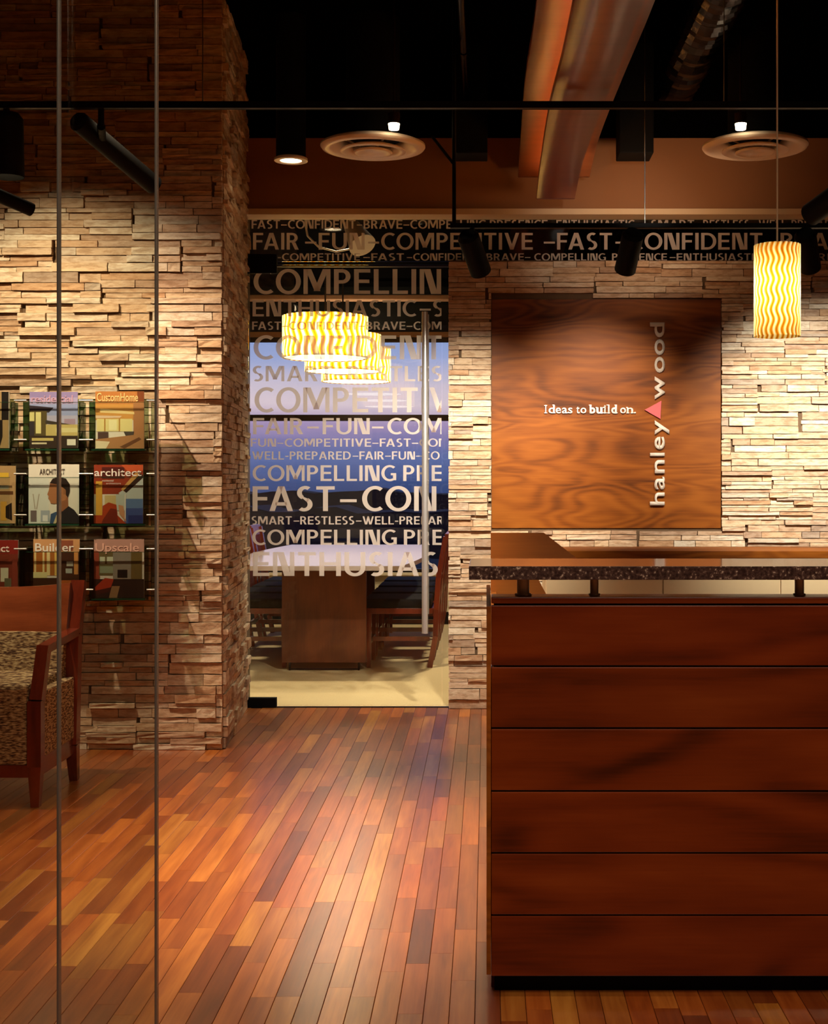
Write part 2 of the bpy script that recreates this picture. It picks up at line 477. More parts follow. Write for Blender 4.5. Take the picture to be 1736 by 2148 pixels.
def lathe(bm, prof, cx, cy, n=40, mi=0, smooth=True):
    rings = []
    for r, z in prof:
        rings.append([bm.verts.new((cx + r * math.cos(2 * math.pi * k / n), cy + r * math.sin(2 * math.pi * k / n), z)) for k in range(n)])
    for a, b in zip(rings, rings[1:]):
        for k in range(n):
            f = bm.faces.new([a[k], a[(k + 1) % n], b[(k + 1) % n], b[k]]); f.smooth = smooth; f.material_index = mi
    return rings


def prism(bm, pts, y0, y1, mi=0):
    """Polygon in the x-z plane given thickness along y."""
    a = [bm.verts.new((x, y0, z)) for x, z in pts]; b = [bm.verts.new((x, y1, z)) for x, z in pts]
    n = len(pts)
    bm.faces.new(a).material_index = mi; bm.faces.new(b[::-1]).material_index = mi
    for k in range(n):
        bm.faces.new([a[k], b[k], b[(k + 1) % n], a[(k + 1) % n]]).material_index = mi


def NB(): return bmesh.new()


def link(name, bm, mats, parent=None, fix=True):
    if fix: bmesh.ops.recalc_face_normals(bm, faces=bm.faces)
    me = bpy.data.meshes.new(name); bm.to_mesh(me); bm.free()
    for m in (mats if isinstance(mats, (list, tuple)) else [mats]): me.materials.append(m)
    o = bpy.data.objects.new(name, me); C.objects.link(o)
    if parent: o.parent = parent; o.matrix_parent_inverse = parent.matrix_basis.inverted()
    return o


def tag(o, label, cat, group=None):
    o['label'] = label; o['category'] = cat
    if group: o['group'] = group
    return o


def thing(name, label, cat, loc=(0, 0, 0), group=None, rz=0.0):
    o = bpy.data.objects.new(name, None); C.objects.link(o)
    o.location = loc; o.rotation_euler = (0, 0, rz); o.empty_display_size = .1
    return tag(o, label, cat, group)


def struct(name, bm, mats, parent=None):
    o = link(name, bm, mats, parent); o['kind'] = 'structure'; return o


def sbox(name, mats, *a):
    bm = NB(); box(bm, *a); return struct(name, bm, mats)


def copy_tree(o, loc=None, rz=None, label=None, parent=None):
    c = o.copy(); C.objects.link(c)
    if parent:
        c.parent = parent
    for ch in list(o.children):
        copy_tree(ch, parent=c)
    if loc is not None: c.location = loc
    if rz is not None: c.rotation_euler = (0, 0, rz)
    if label: c['label'] = label
    return c


# ------------------------------------------------------------------ text
def text_mesh(s, bold=0.0):
    cu = bpy.data.curves.new('text', 'FONT'); cu.body = s; cu.size = 1.0; cu.offset = bold
    cu.resolution_u = 4; cu.fill_mode = 'BOTH'
    ob = bpy.data.objects.new('text', cu); C.objects.link(ob)
    me = bpy.data.meshes.new_from_object(ob.evaluated_get(bpy.context.evaluated_depsgraph_get()))
    bpy.data.objects.remove(ob); bpy.data.curves.remove(cu)
    return me


_cap = []


def text_to(bm, s, x0, x1, zb, zt, y, bold=.02, clip=None, depth=0.0, mi=0, caps=True, flip=None):
    """Lays s in the x-z plane at y between x0..x1; capital height zb..zt."""
    me = text_mesh(s, bold)
    if not _cap:
        h = text_mesh('H', 0.0); _cap.append(max(v.co.y for v in h.vertices)); bpy.data.meshes.remove(h)
    cap = _cap[0]
    xs = [v.co.x for v in me.vertices]; a, b = min(xs), max(xs)
    sx = (x1 - x0) / (b - a); sz = (zt - zb) / cap
    t = NB(); t.from_mesh(me); bpy.data.meshes.remove(me)
    for v in t.verts:
        v.co = Vector((x0 + (v.co.x - a) * sx, y, zb + v.co.y * sz))
    if clip:
        for pl, no in ((clip[0], (-1, 0, 0)), (clip[1], (1, 0, 0))):
            g = t.verts[:] + t.edges[:] + t.faces[:]
            bmesh.ops.bisect_plane(t, geom=g, plane_co=(pl, 0, 0), plane_no=no, clear_outer=True)
    if depth:
        r = bmesh.ops.extrude_face_region(t, geom=t.faces[:])
        for el in r['geom']:
            if isinstance(el, bmesh.types.BMVert): el.co.y -= depth
    tmp = bpy.data.meshes.new('tmp'); t.to_mesh(tmp); t.free()
    n0 = len(bm.faces)
    bm.from_mesh(tmp); bpy.data.meshes.remove(tmp)
    bm.faces.ensure_lookup_table()
    for f in bm.faces[n0:]: f.material_index = mi


def caps_font():
    T = .155
    def rect(x0, x1, z0, z1): return [[(x0, z0), (x1, z0), (x1, z1), (x0, z1)]]
    def par(xb, xt, z0, z1, w): return [[(xb, z0), (xb + w, z0), (xt + w, z1), (xt, z1)]]
    def arc(cx, cz, rx, rz, a0, a1, n=14, t=None, tz=None):
        t = t or T; tz = tz or T * .86; out = []
        for k in range(n):
            a, b = [math.radians(a0 + (a1 - a0) * q / n) for q in (k, k + 1)]
            out.append([(cx + (rx - t) * math.cos(a), cz + (rz - tz) * math.sin(a)), (cx + rx * math.cos(a), cz + rz * math.sin(a)),
                        (cx + rx * math.cos(b), cz + rz * math.sin(b)), (cx + (rx - t) * math.cos(b), cz + (rz - tz) * math.sin(b))])
        return out
    H_ = T * .88
    G = {}
    G['I'] = (T, rect(0, T, 0, 1))
    G['L'] = (.50, rect(0, T, 0, 1) + rect(T, .50, 0, H_))
    G['E'] = (.53, rect(0, T, 0, 1) + rect(T, .53, 0, H_) + rect(T, .50, .445, .445 + H_) + rect(T, .53, 1 - H_, 1))
    G['F'] = (.50, rect(0, T, 0, 1) + rect(T, .46, .43, .43 + H_) + rect(T, .50, 1 - H_, 1))
    G['H'] = (.70, rect(0, T, 0, 1) + rect(.70 - T, .70, 0, 1) + rect(T, .70 - T, .44, .44 + H_))
    G['T'] = (.58, rect(.29 - T / 2, .29 + T / 2, 0, 1 - H_) + rect(0, .58, 1 - H_, 1))
    G['N'] = (.70, rect(0, T * .95, 0, 1) + rect(.70 - T * .95, .70, 0, 1) + par(.70 - .20 - T * .85, T * .85, 0, 1, .22))
    G['M'] = (.88, rect(0, T * .9, 0, 1) + rect(.88 - T * .9, .88, 0, 1) + par(.36, T * .4, .12, 1, .19) + par(.33, .88 - T * .4 - .19, .12, 1, .19))
    G['A'] = (.74, par(0, .27, 0, 1, T * 1.08) + par(.74 - T * 1.08, .47 - T * 1.08, 0, 1, T * 1.08) + rect(.19, .55, .22, .22 + H_))
    G['V'] = (.70, par(.27, 0, 0, 1, T * 1.08) + par(.43 - T * 1.08, .70 - T * 1.08, 0, 1, T * 1.08))
    G['W'] = (1.04, par(.22, 0, 0, 1, T) + par(.27, .45, 0, 1, T) + par(.62, .44, 0, 1, T) + par(.67, .89, 0, 1, T))
    G['O'] = (.82, arc(.41, .5, .41, .515, 0, 360, 28))
    G['C'] = (.64, arc(.41, .5, .41, .515, 54, 306, 22))
    G['G'] = (.72, arc(.41, .5, .41, .515, 50, 300, 22) + rect(.72 - T, .72, .05, .50) + rect(.46, .72 - T, .50 - H_, .50))
    G['D'] = (.70, rect(0, T, 0, 1) + arc(.29, .5, .41, .5, -90, 90, 14) + rect(T, .30, 0, H_) + rect(T, .30, 1 - H_, 1))
    G['P'] = (.54, rect(0, T, 0, 1) + arc(.27, .71, .27, .29, -90, 90, 10) + rect(T, .28, 1 - H_, 1) + rect(T, .28, .42, .42 + H_))
    G['R'] = (.60, G['P'][1] + par(.60 - T * 1.25, .24, 0, .43, T * 1.2))
    G['B'] = (.58, rect(0, T, 0, 1) + arc(.27, .745, .26, .255, -90, 90, 10) + arc(.28, .275, .30, .275, -90, 90, 10) + rect(T, .28, 1 - H_, 1) + rect(T, .29, .49 - .0, .49 + H_ * .45) + rect(T, .29, 0, H_) + rect(T, .28, .42, .49))
    G['U'] = (.68, rect(0, T, .34, 1) + rect(.68 - T, .68, .34, 1) + arc(.34, .34, .34, .355, 180, 360, 14))
    G['S'] = (.50, arc(.27, .735, .26, .28, 52, 245, 14) + arc(.23, .27, .27, .285, -128, 62, 14) + [[(.02 + .12, .56), (.19, .70 - .11), (.40, .47), (.33, .36)]])
    G['\u2013'] = (.52, rect(0, .52, .36, .36 + H_ * .85))
    G['-'] = (.30, rect(0, .30, .34, .34 + H_ * .9))
    G['='] = G['-']
    return G


CAPS = caps_font()


def caps_to(bm, s, x0, x1, zb, zt, y, clip):
    gap = .115; pos = 0; items = []
    for i, c in enumerate(s):
        if c == ' ': pos += .17; continue
        w, polys = CAPS[c]
        g = gap * (.25 if (c in 'AVTW' and i and s[i - 1] in 'AVTWLF') else 1)
        if c in 'OCG' or (i and s[i - 1] in 'OCD'): g *= .75
        if c == '\u2013' or (i and s[i - 1] == '\u2013'): g = .10
        if i and s[i - 1] != ' ': pos += g
        items.append((pos, polys)); pos += w
    sx = (x1 - x0) / pos; sz = zt - zb; t = NB()
    for p, polys in items:
        for q in polys:
            vs = [t.verts.new((x0 + (p + u) * sx, y, zb + v * sz)) for u, v in q]
            f = t.faces.new(vs); f.normal_update()
            if f.normal.y > 0: f.normal_flip()
    for pl, no in ((clip[0], (-1, 0, 0)), (clip[1], (1, 0, 0))):
        g = t.verts[:] + t.edges[:] + t.faces[:]
        bmesh.ops.bisect_plane(t, geom=g, plane_co=(pl, 0, 0), plane_no=no, clear_outer=True)
    tmp = bpy.data.meshes.new('tmp'); t.to_mesh(tmp); t.free()
    bm.from_mesh(tmp); bpy.data.meshes.remove(tmp)


# ================================================================== STRUCTURE
YB = 7.80      # back stone wall plane (backing face)
YL = 6.62      # backing of the left stone wall
CEIL = 3.6
# floor boards -------------------------------------------------------------
floor = sbox('floor', M['gap'], -3.5, 3.0, -2.5, 7.86, -.06, -.018)
PW = .062


def plank_mesh():
    bm = NB(); w = PW / 2 - .0006; t = .0010
    prof = [(-w, -.018), (-w, -t), (-w + t, 0), (w - t, 0), (w, -t), (w, -.018)]
    A = [bm.verts.new((x, 0, z)) for x, z in prof]; B = [bm.verts.new((x, 1, z)) for x, z in prof]
    for k in range(5): bm.faces.new([A[k], B[k], B[k + 1], A[k + 1]])
    bm.faces.new(A[::-1]); bm.faces.new(B)
    bmesh.ops.recalc_face_normals(bm, faces=bm.faces)
    me = bpy.data.meshes.new('floor_board'); bm.to_mesh(me); bm.free(); me.materials.append(M['floor']); return me


pm = plank_mesh(); pm2 = pm.copy()
boards = []
nrow = int(6.5 / PW)
for i in range(nrow):
    x = -3.5 + PW * (i + .5)
    y = -2.5 - R.uniform(0, .6)
    while y < 7.82:
        L = R.choice([R.uniform(.28, .5), R.uniform(.4, .95)])
        y1 = min(y + L, 7.82)
        if y1 - y > .02 and y1 > -2.5:
            boards.append([x, max(y, -2.5), y1])
        y += L


def board_area(b):
    x, y0, y1 = b
    d0 = max(y0, 3.0)
    if y1 <= d0: return 0
    # hidden ones
    if x > 0 and d0 > 3.47: return 0
    if x < -1.25 and d0 > 6.55: return 0
    if y0 >= 7.79: return 0
    lx = (x / ((d0 + y1) / 2)) * F + VX
    if lx < -40 or lx > 1776: return 0
    s = (F / d0 - F / y1) * H
    return s * PW * F / ((d0 + y1) / 2)


boards.sort(key=board_area, reverse=True)
for k, (x, y0, y1) in enumerate(boards[:300]):
    o = bpy.data.objects.new('floor_board', pm if k % 2 else pm2); C.objects.link(o)
    o.location = (x, y0, 0); o.scale = (1, y1 - y0 - .0008, 1)
    o.parent = floor
bm = NB()
for x, y0, y1 in boards[300:]:
    w = PW / 2 - .0006; t = .0010
    A = [bm.verts.new((x + a, y0, z)) for a, z in ((-w, -.018), (-w, -t), (-w + t, 0), (w - t, 0), (w, -t), (w, -.018))]
    B = [bm.verts.new((v.co.x, y1 - .0008, v.co.z)) for v in A]
    for k in range(5): bm.faces.new([A[k], B[k], B[k + 1], A[k + 1]])
    bm.faces.new(A[::-1]); bm.faces.new(B)
o = link('floor_boards', bm, M['floor'], floor); o['kind'] = 'stuff'


# ledge stone ---------------------------------------------------------------
def stone_variant(seed, n=3, m=2):
    """Unit block x -.5...5, z -.5...5, split face towards -y at y=-1."""
    r = random.Random(seed); bm = NB()
    g = {}
    for i in range(n + 1):
        for j in range(m + 1):
            edge = i in (0, n) or j in (0, m)
            dy = r.uniform(-.10, .02) if edge else r.uniform(-.22, .10)
            x = -.5 + i / n + (r.uniform(-.06, .06) if 0 < i < n else 0)
            z = -.5 + j / m + (r.uniform(-.12, .12) if 0 < j < m else 0)
            if i == 0: x += r.uniform(0, .012)
            if i == n: x -= r.uniform(0, .012)
            if j == 0: z += r.uniform(0, .07)
            if j == m: z -= r.uniform(0, .05)
            g[i, j] = bm.verts.new((x, -1 - dy * .8, z))
    for i in range(n):
        for j in range(m):
            bm.faces.new([g[i, j], g[i + 1, j], g[i + 1, j + 1], g[i, j + 1]])
    loop = [g[i, 0] for i in range(n + 1)] + [g[n, j] for j in range(1, m + 1)] + [g[i, m] for i in range(n - 1, -1, -1)] + [g[0, j] for j in range(m - 1, 0, -1)]
    back = [bm.verts.new((max(-.5, min(.5, v.co.x)), .0, v.co.z)) for v in loop]
    k = len(loop)
    for q in range(k):
        bm.faces.new([loop[q], back[q], back[(q + 1) % k], loop[(q + 1) % k]])
    bmesh.ops.recalc_face_normals(bm, faces=bm.faces)
    return bm


SV = []
for s in range(14):
    b_ = stone_variant(s + 3)
    me = bpy.data.meshes.new('ledge_stone'); b_.to_mesh(me); b_.free(); me.materials.append(M['stone']); SV.append(me)


def layout(u0, u1, z0, z1, holes=(), seed=1, ph=.152, pw=.61, courses=(4, 4, 5, 5, 6)):
    r = random.Random(seed); out = []
    nr = int(math.ceil((z1 - z0) / ph))
    for k in range(nr):
        za = z0 + k * ph
        u = u0 - (k * .23 % pw)
        while u < u1:
            # one interlocking panel: three to five courses
            n = r.choice(courses if za > .55 else (3, 3, 4, 5))
            cuts = [r.uniform(.7, 1.5) for _ in range(n)]; tot = sum(cuts); z = za
            for c in cuts:
                h = ph * c / tot; v = u - r.uniform(-.02, .02) if u > u0 else u
                while v < u + pw - .01:
                    L = r.choice([r.uniform(.08, .18), r.uniform(.16, .34), r.uniform(.24, .44)])
                    v1 = min(v + L, u + pw)
                    if u + pw - v1 < .05: v1 = u + pw
                    a, b = max(v, u0), min(v1, u1); za2, zb2 = max(z, z0), min(z + h, z1)
                    dep = r.choice([r.uniform(.012, .020), r.uniform(.014, .024), r.uniform(.016, .030), r.uniform(.028, .040)])
                    segs = [(a, b)]
                    for (hu0, hu1, hz0, hz1) in holes:
                        if zb2 > hz0 + .004 and za2 < hz1 - .004:
                            ns_ = []
                            for (p, q) in segs:
                                if q <= hu0 or p >= hu1: ns_.append((p, q)); continue
                                if p < hu0: ns_.append((p, hu0))
                                if q > hu1: ns_.append((hu1, q))
                            segs = ns_
                    for p, q in segs:
                        if q - p > .012 and zb2 - za2 > .006: out.append((p, q, za2, zb2, dep))
                    v = v1
                z += h
            u += pw
    return out


def build_stones(parent, stones, origin, ang, limit, visible, seed=5):
    """origin: world point of u=0 on the backing face; ang: rotation about z (0 = faces -y)."""
    r = random.Random(seed)
    ca, sa = math.cos(ang), math.sin(ang)

    def key(s):
        c = ((s[0] + s[1]) / 2, (s[2] + s[3]) / 2)
        X = origin[0] + ca * c[0]; Y = origin[1] + sa * c[0]
        return visible(X, Y, c[1]) * (s[1] - s[0]) * (s[3] - s[2]) / Y ** 2
    st = sorted(stones, key=key, reverse=True)
    bm = NB()
    for k, (a, b, z0, z1, dep) in enumerate(st):
        me = SV[r.randrange(len(SV))]
        sc = Vector((b - a - .0012, dep, z1 - z0 - .0014))
        X = origin[0] + ca * (a + b) / 2; Y = origin[1] + sa * (a + b) / 2; Z = (z0 + z1) / 2
        fx = r.choice([1, -1]); mtx = Matrix.Translation((X, Y, Z)) @ Matrix.Rotation(ang, 4, 'Z')
        if k < limit and key(st[k]) > 0:
            o = bpy.data.objects.new('stone', me); C.objects.link(o)
            o.matrix_basis = mtx @ Matrix.Diagonal((sc.x, sc.y, sc.z, 1))
            o.parent = parent
        else:
            mm = mtx @ Matrix.Diagonal((sc.x, sc.y, sc.z, 1))
            vs = [bm.verts.new(mm @ v.co) for v in me.vertices]
            for p in me.polygons: bm.faces.new([vs[i] for i in p.vertices])
    if len(bm.verts):
        o = link('small_stones', bm, M['stone'], parent, fix=False); o['kind'] = 'stuff'


def vis(X, Y, Z):
    px = VX + X / Y * F; py = VY - (Z - H) / Y * F
    return 1.0 if -30 < px < 1766 and -30 < py < 2178 else 0.0


wl = sbox('wall_left', M['mortar'], -3.5, -1.40, YL, 7.95, 0, CEIL)
build_stones(wl, layout(-3.5, -1.262, 0, CEIL, seed=11), (0, YL, 0), 0, 300,
             lambda X, Y, Z: vis(X, Y, Z) * (1 if Z < 3.0 else .02))
# angled side of the passage opening
bm = NB()
prism_pts = [(-1.275, YL), (-1.275 - .09, 7.86), (-1.36, 7.95), (-1.40, 7.95), (-1.40, YL)]
jl = [bm.verts.new((x, y, 0)) for x, y in prism_pts]; jh = [bm.verts.new((x, y, CEIL)) for x, y in prism_pts]
bm.faces.new(jl[::-1]); bm.faces.new(jh)
for k in range(5): bm.faces.new([jl[k], jl[(k + 1) % 5], jh[(k + 1) % 5], jh[k]])
wp = struct('wall_passage', bm, M['mortar'])
jang = math.atan2(7.80 - YL, -.09)
build_stones(wp, layout(.0, 1.18, 0, CEIL, seed=21), (-1.275, YL, 0), jang + 0.0, 200, vis, seed=9)

SX0, SX1, SZ0, SZ1 = .027, 1.322, 1.015, 2.309
bm = NB()
box(bm, -.205, 3.0, YB, 7.95, 0, 2.527)
wb = struct('wall_back', bm, M['mortar'])
build_stones(wb, layout(-.215, 3.0, 0, 2.522, holes=[(SX0, SX1, SZ0, SZ1)], seed=31, courses=(4, 5, 5, 6, 7)), (0, YB, 0), 0, 300,
             lambda X, Y, Z: vis(X, Y, Z) * (1 if (Z > .85 or X < .05) else 0), seed=13)
# soffit above the transom, dark zone above it
sbox('trim_1', M['cream'], -1.37, 3.0, 7.70, 7.86, 2.768, 2.80)
sbox('wall_soffit', M['soffit'], -1.37, 3.0, 7.73, 7.95, 2.80, 3.20)
sbox('wall_soffit_upper', M['ceiling'], -1.37, 3.0, 7.73, 7.95, 3.20, CEIL)
sbox('ceiling', M['ceiling'], -3.5, 3.0, -2.5, 7.95, CEIL, CEIL + .08)
sbox('wall_right', M['redwall'], 3.0, 3.08, -2.5, 12.5, 0, CEIL)
sbox('wall_side', M['redwall'], -3.58, -3.5, -2.5, 7.95, 0, CEIL)
sbox('wall_rear', M['redwall'], -3.5, 3.0, -2.58, -2.5, 0, CEIL)
sbox('trim_2', M['bronze'], -1.36, -.205, 7.822, 7.86, -.01, .003)

# conference room -------------------------------------------------------------
CY = 12.4; CH = 2.95
sbox('floor_conference', M['carpet'], -5.0, 3.0, 7.86, CY + .1, -.06, 0)
# carpet seams as very shallow joints
sbox('ceiling_conference', M['ceiling'], -5.0, 3.0, 7.95, CY + .1, CH, CH + .08)
sbox('wall_conference_left', M['confwall'], -5.08, -5.0, 7.86, CY + .1, 0, CH)
sbox('wall_conference_front', M['confwall'], -5.0, -1.40, 7.951, 8.0, 0, CH)
bm = NB()
box(bm, -.19, 3.0, 7.951, 8.0, 0, 2.50)
struct('wall_conference_back_of_stone', bm, M['confwall'])
ws0, ws1 = .465, 2.575
sbox('wall_conference_sill', M['confwall'], -5.0, 3.0, CY, CY + .15, 0, ws0)
sbox('wall_conference_head', M['redwall'], -5.0, 3.0, CY, CY + .15, ws1, CH)
sbox('baseboard_conference', M['black'], -5.0, 3.0, CY - .015, CY, 0, .11)
win = thing('window_1', 'wide window', 'window'); del win['label'], win['category']; win['kind'] = 'structure'
bm = NB()
mz = wz(876, CY)
for xm in (-5.0, -3.4, -1.95 - .55, .25, 1.7, 2.95):
    box(bm, xm, xm + .05, CY + .02, CY + .09, ws0, ws1, .004)
box(bm, -5, 3, CY + .015, CY + .095, mz - .027, mz + .027, .004)
box(bm, -5, 3, CY + .015, CY + .095, ws0, ws0 + .03, .004)
box(bm, -5, 3, CY + .015, CY + .095, ws1 - .04, ws1, .004)
link('window_frame', bm, M['bronze'], win)
bm = NB(); box(bm, -5, 3, CY - .06, CY + .10, ws0 - .025, ws0, .004); link('window_sill', bm, M['cream'], win)
xs_ = [-4.95, -3.35, -2.45, .30, 1.75, 2.95]
for a, b in zip(xs_, xs_[1:]):
    for z0, z1 in ((ws0 + .03, mz - .027), (mz + .027, ws1 - .04)):
        bm = NB(); box(bm, a, b - .05, CY + .05, CY + .058, z0, z1); link('pane', bm, M['window_glass'], win)
bm = NB(); box(bm, -5, 3, 11.4, 11.55, wz(628, 11.4), wz(618, 11.4), .01); struct('trim_3', bm, M['redwall'])
bm = NB(); box(bm, -5, 3, 11.85, 12.39, 2.62, 2.949); struct('trim_4', bm, M['black'])

# outside ---------------------------------------------------------------------
sbox('ground_outside', M['night'], -1500, 1500, 30, 3000, -25, -24)
bm = NB(); r_ = random.Random(3)
for layer, (Y, base, hh) in enumerate(((700, -1, 5), (420, -6, 4), (220, -12, 4))):
    pts = []
    n = 90
    for k in range(n + 1):
        x = -Y * .7 + k * (Y * 1.4) / n
        pts.append((x, base + hh * (.35 * math.sin(x * .021 + layer) + .3 * math.sin(x * .067) + r_.uniform(-.3, .3)) - 1.5))
    for (xa, za), (xb, zb) in zip(pts, pts[1:]):
        q = [bm.verts.new(p) for p in ((xa, Y, -24), (xb, Y, -24), (xb, Y, zb), (xa, Y, za), (xa, Y + 40, -24), (xb, Y + 40, -24), (xb, Y + 40, zb), (xa, Y + 40, za))]
        bm.faces.new([q[0], q[1], q[2], q[3]]); bm.faces.new([q[3], q[2], q[6], q[7]]); bm.faces.new([q[5], q[4], q[7], q[6]])
o = link('distant_treeline', bm, M['trees']); o['kind'] = 'stuff'
tag(o, 'dark wooded skyline seen through the conference room window', 'treeline')

# ================================================================== GLASS DOOR + TRANSOM
DY = 7.84
GX0, GX1 = wx(521, DY), wx(926, DY)
DZ1 = wz(556, DY)
door = thing('door_1', '', ''); del door['label'], door['category']; door['kind'] = 'structure'
bm = NB(); box(bm, GX0, GX1, DY - .006, DY + .006, .012, DZ1, .001); link('door_glass', bm, M['clear_glass'], door)
bm = NB(); box(bm, GX1 + .004, -.206, DY - .006, DY + .006, .012, DZ1); link('side_glass', bm, M['clear_glass'], door)
# patch fittings
bm = NB(); box(bm, GX0 - .02, wx(580, DY), DY - .02, DY + .02, wz(1484, DY), wz(1463, DY), .003); link('patch_hinge', bm, M['black'], door)
bm = NB(); box(bm, GX0 - .02, wx(581, DY), DY - .02, DY + .02, wz(574, DY), wz(534, DY), .003); link('patch_hinge', bm, M['black'], door)
# header rail
bm = NB(); box(bm, wx(581, DY), -.206, DY - .012, DY + .012, wz(560, DY), wz(557, DY)); link('header_rail', bm, M['bronze'], door)
# pull handle: vertical bar with two standoffs (and the matching bar inside)
hx = wx(892, DY)
bm = NB()
for yy in (DY - .065, DY + .065):
    tube(bm, (hx, yy, wz(1326, DY) if yy < DY else wz(1290, DY)), (hx, yy, wz(657, DY)), .0175, n=20)
for zz in (wz(720, DY), wz(1260, DY)):
    tube(bm, (hx, DY - .065, zz), (hx, DY + .065, zz), .009, n=12)
link('pull_handle', bm, M['steel'], door)
rows = [("COMPELLIN", 532, 925, 617, 565), ("ENTHUSIASTIC \u2013S", 530, 930, 664, 630), ("FAST\u2013CONFIDENT\u2013BRAVE\u2013COM", 529, 926, 692, 675),
        ("CONFIDENT", 532, 928, 754, 704), ("SMART\u2013RESTLES", 530, 927, 800, 768), ("COMPETITIV", 534, 944, 865, 813),
        ("FAIR \u2013 FUN\u2013 COM", 531, 930, 911, 877), ("FUN\u2013COMPETITIVE\u2013FAST\u2013CON", 526, 938, 937, 920),
        ("WELL-PREPARED \u2013FAIR\u2013FUN\u2013CO", 529, 922, 964, 947), ("COMPELLING  PRE", 530, 928, 1009, 976),
        ("FAST \u2013 CON", 530, 915, 1072, 1020), ("SMART \u2013RESTLESS \u2013WELL-PREPAR", 528, 930, 1100, 1083),
        ("COMPELLING  PRE", 529, 930, 1143, 1111), ("ENTHUSIAS", 531, 918, 1208, 1158)]
for s, a, b, yb, yt in rows:
    bm = NB()
    caps_to(bm, s, wx(a, DY), wx(b, DY), wz(yb, DY), wz(yt, DY), DY - .0075, (GX0 + .002, GX1 - .001))
    link('lettering', bm, M['film'], door, fix=False)

tz0, tz1 = 2.527, 2.768
tr = thing('window_2', '', ''); del tr['label'], tr['category']; tr['kind'] = 'structure'
TX = [-1.36, -.205, 1.05, 2.2, 3.0]
for a, b in zip(TX, TX[1:]):
    bm = NB(); box(bm, a + .002, b - .002, DY - .006, DY + .006, tz0, tz1); link('transom_glass', bm, M['clear_glass'], tr)
bm = NB(); box(bm, -.205, 3.0, DY - .02, DY + .05, tz0 - .004, tz0 + .004); link('window_frame', bm, M['bronze'], tr)
R1 = [("FAST\u2013CONFIDENT\u2013BRAVE\u2013COMPELLING", 528, 1020), ("PRESENCE", 1027, 1148), ("\u2013ENTHUSIASTIC", 1153, 1330), ("\u2013SMART", 1350, 1455),
      ("\u2013RESTLESS", 1462, 1570), ("\u2013WELL-PREPARED", 1578, 1770)]
R2 = [("FAIR", 531, 627), ("\u2013FUN", 640, 765), ("\u2013COMPETITIVE", 772, 1117), ("\u2013FAST", 1140, 1283), ("\u2013CONFIDENT", 1290, 1598), ("\u2013BRAVE", 1607, 1800)]
R3 = [("-COMPETITIVE", 583, 755), ("\u2013FAST", 762, 847), ("\u2013CONFIDENT", 853, 1000), ("\u2013BRAVE\u2013", 1006, 1112), ("COMPELLING", 1120, 1270), ("PRESENCE", 1283, 1398),
      ("\u2013ENTHUSIASTIC", 1404, 1596), ("\u2013WELL-RE", 1604, 1748)]
for chunks, yb, yt in ((R1, 480, 462), (R2, 524, 489), (R3, 552 - 5, 535 - 3)):
    bm = NB()
    for s, a, b in chunks:
        caps_to(bm, s, wx(a, DY), wx(b, DY), wz(yb, DY), wz(yt, DY), DY - .0075, (GX0 + .002, 2.98))
    link('lettering', bm, M['film'], tr, fix=False)

# ================================================================== SIGN
sg = thing('wall_sign', 'square cherry wood sign panel with raised lettering and coral triangle in the stone wall', 'sign', ((SX0 + SX1) / 2, YB, SZ0))
bm = NB(); box(bm, SX0 + .002, SX1 - .002, YB - .008, YB + .0, SZ0 + .002, SZ1 - .002, .001); link('sign_board', bm, M['panel'], sg)
SY = YB - .008


def letter_rot(ch, y_start, y_end, xb, xcap, bold=.015):
    """One letter reading upwards: from y_start (bottom px) to y_end, baseline at px xb, cap height at px xcap."""
    me = text_mesh(ch, bold)
    if not _cap:
        h = text_mesh('H', 0.0); _cap.append(max(v.co.y for v in h.vertices)); bpy.data.meshes.remove(h)
    xs = [v.co.x for v in me.vertices]; a, b = min(xs), max(xs)
    t = NB(); t.from_mesh(me); bpy.data.meshes.remove(me)
    for v in t.verts:
        yy = y_start + (v.co.x - a) / (b - a) * (y_end - y_start)
        xx = xb + v.co.y / _cap[0] * (xcap - xb)
        p = at(xx, yy, SY); v.co = Vector((p.x, SY - .004, p.z))
    r = bmesh.ops.extrude_face_region(t, geom=t.faces[:])
    for el in r['geom']:
        if isinstance(el, bmesh.types.BMVert): el.co.y -= .012
    return t


for ch, a, b in (('h', 1060, 1033), ('a', 1027, 1000), ('n', 993, 965), ('l', 957, 950), ('e', 943, 916), ('y', 912, 882),
                 ('w', 838, 790), ('o', 782, 749), ('o', 745, 712), ('d', 708, 677)):
    link('letter', letter_rot(ch, a, b, 1392, 1363), M['letter_metal'], sg)
bm = NB(); prism(bm, [(at(1351, 860, SY).x, at(1351, 860, SY).z), (at(1386, 841, SY).x, at(1386, 841, SY).z), (at(1384, 879, SY).x, at(1384, 879, SY).z)], SY - .016, SY)
e_ = link('emblem', bm, M['pink'], sg); e_['label'] = 'coral pink triangle'

